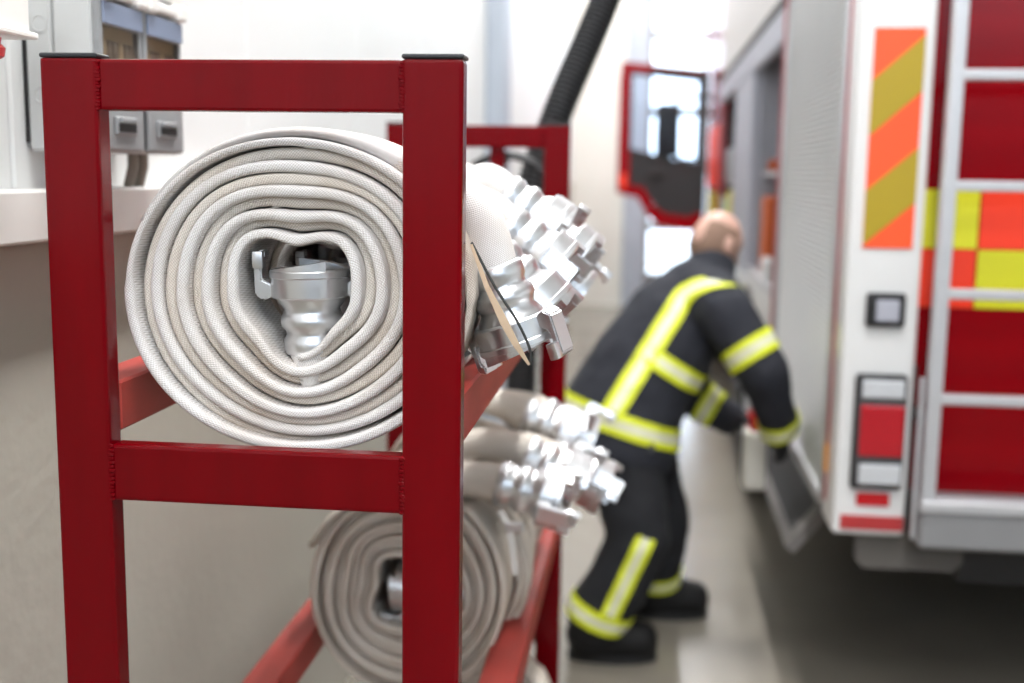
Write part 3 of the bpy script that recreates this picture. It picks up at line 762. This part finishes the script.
# open cab door, seen from inside (swung out square to the cab)
dr = bpy.data.objects.new('cab_door', None); COL.objects.link(dr); dr.parent = truck; dr.location = Vector((0.53, 10.9, 1.1)) - base(truck)
out = [(0.525, 2.55), (-0.27, 2.62), (-0.285, 2.45), (-0.285, 1.42), (-0.09, 1.38), (0.0, 1.22), (0.12, 1.12), (0.42, 1.08), (0.525, 1.14)]
DY0, DY1 = 10.88, 10.95
def ring_frame(outer, inner, y0, y1):
    bm = bmesh.new()
    V = [[bm.verts.new((x, y, z)) for x, z in P] for P in (outer, inner) for y in (y0, y1)]
    n = len(outer)
    o0, o1, i0, i1 = V
    for k in range(n):
        j = (k+1) % n
        bm.faces.new((o0[k], o0[j], i0[j], i0[k])); bm.faces.new((o1[j], o1[k], i1[k], i1[j]))
        bm.faces.new((o0[j], o0[k], o1[k], o1[j])); bm.faces.new((i0[k], i0[j], i1[j], i1[k]))
    bmesh.ops.recalc_face_normals(bm, faces=list(bm.faces)); return bm
inner = [(0.45, 2.46), (-0.18, 2.53), (-0.19, 2.42), (-0.17, 1.50), (-0.04, 1.48), (0.06, 1.32), (0.16, 1.24), (0.39, 1.21), (0.45, 1.25)]
obj('door_frame', ring_frame(out, inner, DY0, DY1), M_tred, dr)
obj('window_frame', ring_frame([(0.46, 2.47), (-0.19, 2.54), (-0.19, 1.80), (0.46, 1.66)], [(0.43, 2.44), (-0.165, 2.505), (-0.165, 1.83), (0.43, 1.70)], DY0-0.01, DY0+0.03), M_black, dr)
obj('door_glass', prism(bmesh.new(), [(0.44, 2.45), (-0.175, 2.515), (-0.175, 1.81), (0.44, 1.69)], 'y', DY0+0.03, DY0+0.036), M_glass, dr)
obj('door_trim', prism(bmesh.new(), [(0.46, 1.70), (-0.19, 1.82), (-0.17, 1.49), (-0.04, 1.47), (0.07, 1.31), (0.17, 1.23), (0.39, 1.20), (0.46, 1.24)], 'y', DY0+0.005, DY1-0.01), M_rubber, dr)
obj('door_seal', prism(bmesh.new(), [(0.53, 1.25), (0.53, 2.53), (0.0, 2.575), (0.0, 2.53), (0.45, 2.485), (0.45, 1.25)], 'y', DY0-0.008, DY0-0.001), M_black, dr)
obj('door_marker', B(-0.26, -0.20, DY0-0.006, DY0+0.002, 1.47, 1.60, bev=0.003), M_redor, dr)
obj('door_handle', B(0.0, 0.14, DY0-0.03, DY0, 1.58, 1.63, bev=0.008), M_black, dr)
mr = obj('wing_mirror', B(0.06, 0.29, 11.35, 11.50, 1.76, 2.28, bev=0.05, seg=3), M_black, truck, True)
obj('mirror_arm', tube(bmesh.new(), [(0.2, 11.42, 2.24), (0.35, 11.6, 2.36), (0.56, 11.8, 2.36)], 0.02, 8), M_black, mr)
obj('mirror_arm', tube(bmesh.new(), [(0.2, 11.42, 1.80), (0.35, 11.6, 1.74), (0.56, 11.8, 1.74)], 0.02, 8), M_black, mr)

# equipment in the open compartments
def item(name, label, cat, bm, m, smooth=False, grp='equipment in the open compartments'):
    o = obj(name, bm, m, None, smooth); tag(o, label, cat, grp); return o
item('equipment_case', 'tall orange case on the floor of the nearer open compartment', 'case', B(0.575, 0.67, 5.72, 5.98, 1.13, 1.50, bev=0.02, seg=2), M_eqor)
item('tool_handle', 'small orange tool on the shelf of the nearer open compartment', 'tool', tube(bmesh.new(), [(0.575, 5.55, 1.645), (0.60, 5.70, 1.655), (0.64, 5.85, 1.645)], [0.022, 0.026, 0.02], 12), M_eqor, True)
item('hose_drum', 'dark grey drum beside the orange case in the nearer compartment', 'drum', lathe(bmesh.new(), [(0.12, 0), (0.14, 0.02), (0.14, 0.05), (0.10, 0.06), (0.10, 0.26), (0.14, 0.27), (0.14, 0.30), (0.12, 0.32)], 24, Matrix.Translation((0.86, 5.85, 1.13))), M_dark, True)
item('equipment_box', 'white box on the compartment floor nearest the closed shutter', 'box', B(0.535, 0.74, 5.2, 5.45, 1.13, 1.23, bev=0.012, seg=2), M_twhite)
item('folded_bag', 'pale green bag on the floor of the farther open compartment', 'bag', B(0.532, 0.60, 8.12, 8.45, 1.13, 1.45, bev=0.025, seg=3), M_gold, True)
item('equipment_case', 'yellow case beside the pale green bag in the farther compartment', 'case', B(0.532, 0.62, 7.62, 7.98, 1.13, 1.50, bev=0.03, seg=2), M_yel2)
item('equipment_box', 'grey box on the shelf of the farther open compartment', 'box', B(0.54, 0.70, 7.7, 8.3, 1.55, 1.78, bev=0.015), M_boxd)

# ------------------------------------------------------------------ firefighter
def skin_mesh(nodes, edges, root, sub=1, remesh=None, extra=None, smooth_iter=0):
    """nodes: name -> (co, (rx, ry)); grown with Skin + Subdivision, optionally fused with extra geometry by a voxel remesh"""
    names = list(nodes); idx = {n: i for i, n in enumerate(names)}
    me = bpy.data.meshes.new('skeleton'); me.from_pydata([nodes[n][0] for n in names], [(idx[a], idx[b]) for a, b in edges], [])
    o = bpy.data.objects.new('skeleton', me); COL.objects.link(o)
    md = o.modifiers.new('skin', 'SKIN'); md.use_smooth_shade = True; md.branch_smoothing = 0.6
    for n in names:
        sv = me.skin_vertices[0].data[idx[n]]; r = nodes[n][1]
        sv.radius = r if isinstance(r, (tuple, list)) else (r, r); sv.use_root = (n == root)
    sb = o.modifiers.new('sub', 'SUBSURF'); sb.levels = sub; sb.render_levels = sub
    dg = bpy.context.evaluated_depsgraph_get(); dg.update()
    out = bpy.data.meshes.new_from_object(o.evaluated_get(dg))
    if extra or remesh:
        bm = bmesh.new(); bm.from_mesh(out)
        if extra: merge(bm, extra)
        m2 = bpy.data.meshes.new('fused'); bm.to_mesh(m2); bm.free()
        o2 = bpy.data.objects.new('fused', m2); COL.objects.link(o2)
        rm = o2.modifiers.new('remesh', 'REMESH'); rm.mode = 'VOXEL'; rm.voxel_size = remesh; rm.use_smooth_shade = True
        if smooth_iter:
            sm = o2.modifiers.new('smooth', 'SMOOTH'); sm.iterations = smooth_iter; sm.factor = 0.5
        dg = bpy.context.evaluated_depsgraph_get(); dg.update()
        out = bpy.data.meshes.new_from_object(o2.evaluated_get(dg))
        bpy.data.objects.remove(o2)
    bpy.data.objects.remove(o)
    out.materials.clear()
    out.polygons.foreach_set('use_smooth', [True]*len(out.polygons))
    return out

V = Vector
J = dict(hem=V((-0.108, 3.79, 0.70)), pelvis=V((-0.075, 3.81, 0.775)), waist=V((0.005, 3.855, 0.94)), chest=V((0.11, 3.92, 1.10)), upper=V((0.18, 3.95, 1.195)),
         neck=V((0.232, 3.985, 1.285)), head=V((0.241, 4.02, 1.368)),
         shN=V((0.26, 3.77, 1.165)), elN=V((0.392, 3.72, 0.975)), wrN=V((0.462, 3.83, 0.765)), haN=V((0.485, 3.89, 0.70)),
         shF=V((0.155, 4.12, 1.13)), elF=V((0.165, 4.18, 0.81)), wrF=V((0.325, 4.15, 0.725)), haF=V((0.385, 4.15, 0.74)),
         hipN=V((-0.05, 3.74, 0.70)), kneeN=V((0.006, 3.66, 0.415)), ankN=V((-0.130, 3.66, 0.09)), toeN=V((0.01, 3.675, 0.035)),
         hipF=V((0.0, 3.92, 0.70)), kneeF=V((0.088, 3.97, 0.385)), ankF=V((0.06, 4.07, 0.085)), toeF=V((0.20, 4.09, 0.035)))

def hand_graph(nodes, edges, wrist, hand, fwd, palm_n, pre, s=1.0, curl=0.9):
    """palm of three rays plus four bent fingers of unequal length and a thumb; palm_n points out of the palm"""
    fwd = V(fwd).normalized(); pn = V(palm_n); pn = (pn - fwd*pn.dot(fwd)).normalized(); side = fwd.cross(pn)
    w = wrist
    for k, (off, ln) in enumerate(((-0.030, 0.066), (-0.010, 0.078), (0.011, 0.073), (0.030, 0.058))):
        kn = w + fwd*0.085 + side*off; nm = pre+'k%d' % k
        nodes[nm+'p'] = (w + fwd*0.03 + side*off*0.55, 0.016*s); nodes[nm] = (kn, 0.0135*s)
        edges += [(pre+'wrist', nm+'p'), (nm+'p', nm)]
        p, d = kn, fwd.copy(); last = nm
        for q in range(3):
            ang = curl*(0.55+0.25*q); d = (d*cos(ang) + pn*sin(ang)).normalized()
            p = p + d*ln*(0.45, 0.32, 0.23)[q]; n2 = nm+'j%d' % q
            nodes[n2] = (p, (0.0105, 0.0098, 0.0085)[q]*s); edges.append((last, n2)); last = n2
            # the bend accumulates along the finger
    b = w + fwd*0.03 - side*0.022
    t1 = b - side*0.03 + fwd*0.022 + pn*0.012; t2 = t1 + fwd*0.030 + pn*0.018 - side*0.004; t3 = t2 + fwd*0.016 + pn*0.018 + side*0.008
    for n, p, r in (('t0', b, 0.015), ('t1', t1, 0.0125), ('t2', t2, 0.011), ('t3', t3, 0.0095)): nodes[pre+n] = (p, r*s)
    edges += [(pre+'wrist', pre+'t0'), (pre+'t0', pre+'t1'), (pre+'t1', pre+'t2'), (pre+'t2', pre+'t3')]

fwdN = (J['haN']-J['wrN']); fwdF = (J['haF']-J['wrF'])
nodes = {n: (J[n], r) for n, r in dict(pelvis=(0.15, 0.13), waist=(0.145, 0.12), chest=(0.16, 0.125), upper=(0.12, 0.10), neck=0.056, shN=0.062, elN=0.044, shF=0.062, elF=0.044,
         hipN=0.085, kneeN=0.058, ankN=0.045, hipF=0.085, kneeF=0.058, ankF=0.045).items()}
nodes['head'] = (J['head'] - V((0, 0, 0.03)), 0.058)
nodes['toeN'] = (J['toeN'], 0.032); nodes['toeF'] = (J['toeF'], 0.032)
nodes['Nwrist'] = (J['wrN'], 0.030); nodes['Fwrist'] = (J['wrF'], 0.030)
edges = [('pelvis', 'waist'), ('waist', 'chest'), ('chest', 'upper'), ('upper', 'neck'), ('neck', 'head'), ('upper', 'shN'), ('shN', 'elN'), ('elN', 'Nwrist'), ('upper', 'shF'), ('shF', 'elF'), ('elF', 'Fwrist'),
         ('pelvis', 'hipN'), ('hipN', 'kneeN'), ('kneeN', 'ankN'), ('ankN', 'toeN'), ('pelvis', 'hipF'), ('hipF', 'kneeF'), ('kneeF', 'ankF'), ('ankF', 'toeF')]
hand_graph(nodes, edges, J['wrN'], J['haN'], fwdN, (-0.55, 0.1, -0.3), 'N', 1.0, 0.55)
hand_graph(nodes, edges, J['wrF'], J['haF'], fwdF, (0.1, -0.2, -1), 'F', 1.0, 0.85)
# head with face: looks down to the right and slightly away
face = V((0.74, 0.56, -0.38)).normalized()
hs = face.cross(V((0, 0, 1))).normalized(); hu = hs.cross(face).normalized()
HM = Matrix(((hs.x, face.x, hu.x, J['head'].x), (hs.y, face.y, hu.y, J['head'].y), (hs.z, face.z, hu.z, J['head'].z), (0, 0, 0, 1)))
def head_geo():
    bm = bmesh.new()
    bmesh.ops.create_icosphere(bm, subdivisions=4, radius=1.0)
    for v in bm.verts:
        x, y, z = v.co
        jaw = max(0, -z)
        v.co = V((x*0.076*(1-0.28*jaw), y*0.096*(1-0.12*jaw) + 0.012*jaw, z*0.112))
        if y > 0.3 and abs(x) < 0.8: v.co.y -= 0.010*math.exp(-((z-0.02)/0.16)**2)*math.exp(-((abs(x)-0.38)/0.2)**2)     # eye sockets
        if y > 0.4: v.co.y += 0.006*math.exp(-((z-0.26)/0.10)**2)                                                       # brow
    def add(cx, cy, cz, rx, ry, rz, rot=0):
        bmesh.ops.create_icosphere(bm, subdivisions=3, radius=1.0, matrix=Matrix.Translation((cx, cy, cz)) @ Matrix.Rotation(rot, 4, 'X') @ Matrix.Diagonal((rx, ry, rz, 1)))
    add(0, 0.096, -0.012, 0.012, 0.015, 0.028, 0.3)      # nose bridge
    add(0, 0.106, -0.028, 0.017, 0.015, 0.012)           # nose tip
    add(0, 0.090, -0.058, 0.024, 0.010, 0.005); add(0, 0.089, -0.068, 0.020, 0.010, 0.006)   # lips
    add(0, 0.082, -0.094, 0.024, 0.018, 0.018)           # chin
    for s in (-1, 1): add(s*0.078, -0.008, -0.008, 0.010, 0.020, 0.033, 0.25)                 # ears
    for v in bm.verts: v.co = HM @ v.co
    return bm
bodym = skin_mesh(nodes, edges, 'pelvis', 1, 0.0065, head_geo(), 3)
bodym.materials.append(M_skin)
person = link('person', bodym)
tag(person, 'balding person in dark firefighting gear with yellow bands, bending beside the truck', 'person')
# re-centre the person's origin on the floor between the feet
PB = V((0.02, 3.85, 0.0))
bodym.transform(Matrix.Translation(-PB)); person.location = PB

# hair: a fringe round the sides and back, bare crown
bm = bmesh.new(); bmesh.ops.create_icosphere(bm, subdivisions=4, radius=1.0)
for v in list(bm.verts):
    x, y, z = v.co
    if not (z < (0.55 if x > 0.35 or x < -0.6 else -0.18) and z > -0.72 and (y < 0.22 - 0.25*max(0, -z))): bm.verts.remove(v); continue
    k = 0.004*mnoise.noise(v.co*9)
    v.co = HM @ V((x*(0.080+k), y*(0.100+k), z*(0.113+k)))
obj('hair', bm, M_hair, person, True)
for s in (-1, 1):
    bm = bmesh.new(); bmesh.ops.create_uvsphere(bm, u_segments=16, v_segments=10, radius=0.0115, matrix=HM @ Matrix.Translation((s*0.030, 0.079, 0.004)))
    e = obj('eye', bm, M_eyew, person, True)
    bm = bmesh.new(); bmesh.ops.create_uvsphere(bm, u_segments=12, v_segments=8, radius=0.006, matrix=HM @ Matrix.Translation((s*0.030, 0.0862, 0.004)))
    obj('iris', bm, M_dark, e, True)

def capsule_union(nd, ed, voxel, iters):
    """tapered round limbs between the nodes, fused by a voxel remesh and smoothed: one continuous surface"""
    bm = bmesh.new()
    R_ = lambda n: nd[n][1] if isinstance(nd[n][1], tuple) else (nd[n][1], nd[n][1])
    for a, b in ed:
        A, Bp = V(nd[a][0]), V(nd[b][0]); (ax, ay), (bx_, by) = R_(a), R_(b)
        d = (Bp-A).normalized(); s1 = V((0, 1, 0)); s1 = (s1-d*s1.dot(d)).normalized(); s2 = d.cross(s1)
        rings = []; n = 10
        for i in range(-4, n+5):
            if i < 0: q = -i/4; ctr = A - d*min(ax, ay)*sin(q*pi/2)*0.8; k = cos(q*pi/2)*0.999+0.001; rx, ry = ax*k, ay*k
            elif i > n: q = (i-n)/4; ctr = Bp + d*min(bx_, by)*sin(q*pi/2)*0.8; k = cos(q*pi/2)*0.999+0.001; rx, ry = bx_*k, by*k
            else: t = i/n; ctr = A.lerp(Bp, t); rx, ry = ax+(bx_-ax)*t, ay+(by-ay)*t
            rings.append([bm.verts.new(ctr + s1*ry*cos(2*pi*k_/20) + s2*rx*sin(2*pi*k_/20)) for k_ in range(20)])
        for i in range(len(rings)-1):
            for k_ in range(20): bm.faces.new((rings[i][k_], rings[i][(k_+1) % 20], rings[i+1][(k_+1) % 20], rings[i+1][k_]))
        bm.faces.new(rings[0][::-1]); bm.faces.new(rings[-1])
    bmesh.ops.recalc_face_normals(bm, faces=list(bm.faces))
    m2 = bpy.data.meshes.new('garment'); bm.to_mesh(m2); bm.free()
    o2 = bpy.data.objects.new('garment', m2); COL.objects.link(o2)
    rm = o2.modifiers.new('remesh', 'REMESH'); rm.mode = 'VOXEL'; rm.voxel_size = voxel
    sm = o2.modifiers.new('smooth', 'SMOOTH'); sm.iterations = iters; sm.factor = 0.5
    dg = bpy.context.evaluated_depsgraph_get(); dg.update()
    out = bpy.data.meshes.new_from_object(o2.evaluated_get(dg)); bpy.data.objects.remove(o2)
    return out

def cloth(name, nd, ed, root, m, sub=2, wr=0.006, rem=0.011, cut=None):
    me = capsule_union(nd, ed, rem, 8)
    bm = bmesh.new(); bm.from_mesh(me); bpy.data.meshes.remove(me)
    for co, no in (cut or []):
        r = bmesh.ops.bisect_plane(bm, geom=list(bm.verts)+list(bm.edges)+list(bm.faces), plane_co=co, plane_no=no, clear_outer=True)
    bm.normal_update()
    for v in bm.verts:
        n = v.normal; p = v.co
        v.co = p + n*wr*(mnoise.noise(p*11) + 0.5*mnoise.noise(p*23+V((5, 1, 2))))
    keep = bm.copy()
    obj(name, bm, m, person, True, angle=80)
    return keep
nd = dict(hem=(J['hem']+V((0.03, 0.01, -0.015)), (0.208, 0.205)), pelvis=(J['pelvis'], (0.208, 0.20)), waist=(J['waist'], (0.19, 0.18)), chest=(J['chest'], (0.175, 0.165)), upper=(J['upper'], (0.135, 0.13)),
          neck=(J['neck']+V((0.0, 0, 0.012)), 0.082), shN=(J['shN'], 0.096), midN=(J['shN'].lerp(J['elN'], .5), 0.09), elN=(J['elN'], 0.082), wrN=(J['wrN'], 0.064),
          shF=(J['shF'], 0.092), elF=(J['elF'], 0.078), wrF=(J['wrF'], 0.062))
ed = [('hem', 'pelvis'), ('pelvis', 'waist'), ('waist', 'chest'), ('chest', 'upper'), ('upper', 'neck'), ('upper', 'shN'), ('shN', 'midN'), ('midN', 'elN'), ('elN', 'wrN'), ('upper', 'shF'), ('shF', 'elF'), ('elF', 'wrF')]
JK = cloth('jacket', nd, ed, 'hem', M_cloth, cut=[(J['hem']+V((0.02, 0, -0.025)), (-0.30, -0.1, -0.95)), (J['neck']+V((0.02, 0.01, 0.050)), (0.3, 0.15, 0.9))])
nd = dict(pelvis=(J['pelvis']-V((0.0, 0, 0.03)), (0.15, 0.14)), hipN=(J['hipN'], 0.122), thN=(J['hipN'].lerp(J['kneeN'], .5), 0.116), kneeN=(J['kneeN'], 0.105), shinN=(J['kneeN'].lerp(J['ankN'], .5), 0.105), ankN=(J['ankN']+V((0.002, 0, 0.055)), 0.105),
          hipF=(J['hipF'], 0.118), thF=(J['hipF'].lerp(J['kneeF'], .5), 0.105), kneeF=(J['kneeF'], 0.10), shinF=(J['kneeF'].lerp(J['ankF'], .5), 0.098), ankF=(J['ankF']+V((0, 0, 0.06)), 0.098))
ed = [('pelvis', 'hipN'), ('hipN', 'thN'), ('thN', 'kneeN'), ('kneeN', 'shinN'), ('shinN', 'ankN'), ('pelvis', 'hipF'), ('hipF', 'thF'), ('thF', 'kneeF'), ('kneeF', 'shinF'), ('shinF', 'ankF')]
TR = cloth('trousers', nd, ed, 'pelvis', M_trous)
for a, t_ in (('ankN', 'toeN'), ('ankF', 'toeF')):
    A = J[a]; T = J[t_]; d = (T-A); d.z = 0; d.normalize()
    nb = dict(top=(V((A.x, A.y, 0.20)), 0.082), ank=(V((A.x, A.y, 0.10)), 0.076), heel=(V((A.x, A.y, 0.07))-d*0.03, 0.074), ball=(V((A.x, A.y, 0.065))+d*0.10, (0.075, 0.066)), toe=(V((A.x, A.y, 0.06))+d*0.165, (0.066, 0.06)))
    me = capsule_union(nb, [('top', 'ank'), ('ank', 'heel'), ('ank', 'ball'), ('heel', 'ball'), ('ball', 'toe')], 0.009, 3)
    bm = bmesh.new(); bm.from_mesh(me); bpy.data.meshes.remove(me)
    for v in bm.verts: v.co.z = max(0.012, v.co.z)
    b_ = obj('boot', bm, M_boot, person, True, angle=60)
    pts = []
    P0 = V((A.x, A.y, 0)); sd = V((-d.y, d.x, 0))
    for i in range(24):
        a_ = 2*pi*i/24; c, s = cos(a_), sin(a_)
        pts.append(P0 + d*(0.062 + 0.150*c) + sd*(0.062*s*(1.0+0.12*c)))
    obj('sole', prism(bmesh.new(), [(p.x, p.y) for p in pts], 'z', 0.0, 0.028), M_black, b_)
for pre, w, f, pn, cu in (('N', 'wrN', fwdN, (-0.55, 0.1, -0.3), 0.55), ('F', 'wrF', fwdF, (0.1, -0.2, -1), 0.85)):
    nd = {pre+'wrist': (J[w], 0.042)}; ed = []
    hand_graph(nd, ed, J[w], None, f, pn, pre, 1.28, cu)
    me = skin_mesh(nd, ed, pre+'wrist', 1, 0.0045, None, 1)
    bm = bmesh.new(); bm.from_mesh(me); bpy.data.meshes.remove(me)
    obj('glove', bm, M_glove, person, True, angle=80)

def band(src, p0, n, half, keep=None, silver=0.42, name='reflective_band', lift=0.004, bend=None):
    """cut a strip out of a garment's surface between two parallel planes, lift it off the cloth: yellow edges, silver middle"""
    n = V(n).normalized(); p0 = V(p0)
    t = src.copy()
    def shift(sg):
        if bend:
            ax, t0, k = bend
            for v in t.verts: v.co += n*sg*k*max(0.0, (v.co-p0).dot(ax)-t0)**2
    shift(-1)
    for s, w in ((1, half), (-1, half), (1, half*silver), (-1, half*silver)):
        bmesh.ops.bisect_plane(t, geom=list(t.verts)+list(t.edges)+list(t.faces), plane_co=p0+n*s*w, plane_no=n*s, clear_outer=(w == half), dist=1e-6)
    dele = []
    for f in t.faces:
        c = f.calc_center_median()
        if keep and not keep(c, f.normal): dele.append(f); continue
        f.material_index = 1 if abs((c-p0).dot(n)) < half*silver else 0
    bmesh.ops.delete(t, geom=dele, context='FACES')
    shift(1)
    bmesh.ops.remove_doubles(t, verts=t.verts, dist=1e-5)
    t.normal_update()
    for v in t.verts: v.co += v.normal*lift
    r = bmesh.ops.extrude_face_region(t, geom=list(t.faces))
    for v in [g_ for g_ in r['geom'] if isinstance(g_, bmesh.types.BMVert)]: v.co += v.normal*0.002
    return obj(name, t, [M_bandy, M_bands], person, True, angle=60)

def near_seg(a, b, r, t0=-0.2, t1=1.2):
    a = V(a); b = V(b); d = b-a; L2 = d.length_squared
    def f(c, n_):
        t = (c-a).dot(d)/L2
        if t < t0 or t > t1: return False
        return (c-(a+d*t)).length < r
    return f
spine = (J['chest']-J['pelvis']).normalized()
band(JK, (-0.035, 3.80, 0.775), (0.30, 0.10, 0.95), 0.036, near_seg(J['hem'], J['waist'], 0.26, -1, 2))
# stripe up the back
vdir = V((-0.1, -1, 0.15)).normalized()
up_ax = V((0.35, 0.05, 0.65)).normalized(); sn = vdir.cross(up_ax).normalized()
if sn.x < 0: sn = -sn
up_ax = sn.cross(vdir).normalized()
if up_ax.z < 0: up_ax = -up_ax
SP = V((-0.04, 3.65, 0.93))
band(JK, SP, sn, 0.036, lambda c, n_: n_.dot(vdir) > -0.05 and c.z > 0.80 and c.y < 4.05 and c.z < 1.29, bend=(up_ax, 0.32, 6.5))
# chest band to the right of the stripe
torso = near_seg(J['waist'], J['chest'], 0.27, -1, 2)
band(JK, (0.08, 3.72, 0.985), (0.56, 0.0, 0.83), 0.032, lambda c, n_: torso(c, n_) and (c-SP).dot(sn) > 0.0 and c.y < 3.95)
aN = J['elN']-J['shN']; fN = J['wrN']-J['elN']; fF = J['wrF']-J['elF']
band(JK, J['shN'].lerp(J['elN'], 0.66), aN, 0.036, near_seg(J['shN'], J['elN'], 0.14))
band(JK, J['elN'].lerp(J['wrN'], 0.92), fN, 0.03, near_seg(J['elN'], J['wrN'], 0.13))
band(JK, J['elF'].lerp(J['wrF'], 0.50), fF, 0.034, near_seg(J['elF'], J['wrF'], 0.13))
sN = J['ankN']-J['kneeN']; sF = J['ankF']-J['kneeF']
band(TR, J['kneeN'].lerp(J['ankN'], 0.80), sN, 0.034, near_seg(J['kneeN'], J['ankN'], 0.14))
band(TR, J['kneeF'].lerp(J['ankF'], 0.72), sF, 0.034, near_seg(J['kneeF'], J['ankF'], 0.14))
sn2 = sN.normalized().cross(V((0, -1, 0))).normalized()
band(TR, J['kneeN'].lerp(J['ankN'], 0.4)+V((0.01, -0.08, 0)), sn2, 0.030, lambda c, n_: n_.y < -0.25 and near_seg(J['kneeN'], J['ankN'], 0.13, -0.12, 0.70)(c, n_) )
obj('belt_buckle', B(0.03, 0.05, 3.625, 3.64, 0.715, 0.745, bev=0.004), M_dark, person)

# white canister with red cap, held in the farther hand
cn = thing('canister', 'white canister with a red top held in the far hand beside the truck', 'canister', (0.42, 4.055, 0.50))
bm = bmesh.new(); box(bm, 0.365, 0.445, 4.00, 4.11, 0.50, 0.715, bev=0.02, seg=3); obj('canister_body', bm, M_can, cn, True)
obj('canister_cap', lathe(bmesh.new(), [(0.020, 0), (0.023, 0.004), (0.023, 0.07), (0.018, 0.08)], 20, Matrix.Translation((0.405, 4.03, 0.712))), M_redplast, cn, True)
obj('canister_handle', tube(bmesh.new(), catmull([(0.405, 4.085, 0.705), (0.40, 4.105, 0.75), (0.395, 4.12, 0.762), (0.39, 4.11, 0.75), (0.385, 4.09, 0.71)], 4), 0.009, 8), M_redplast, cn, True)
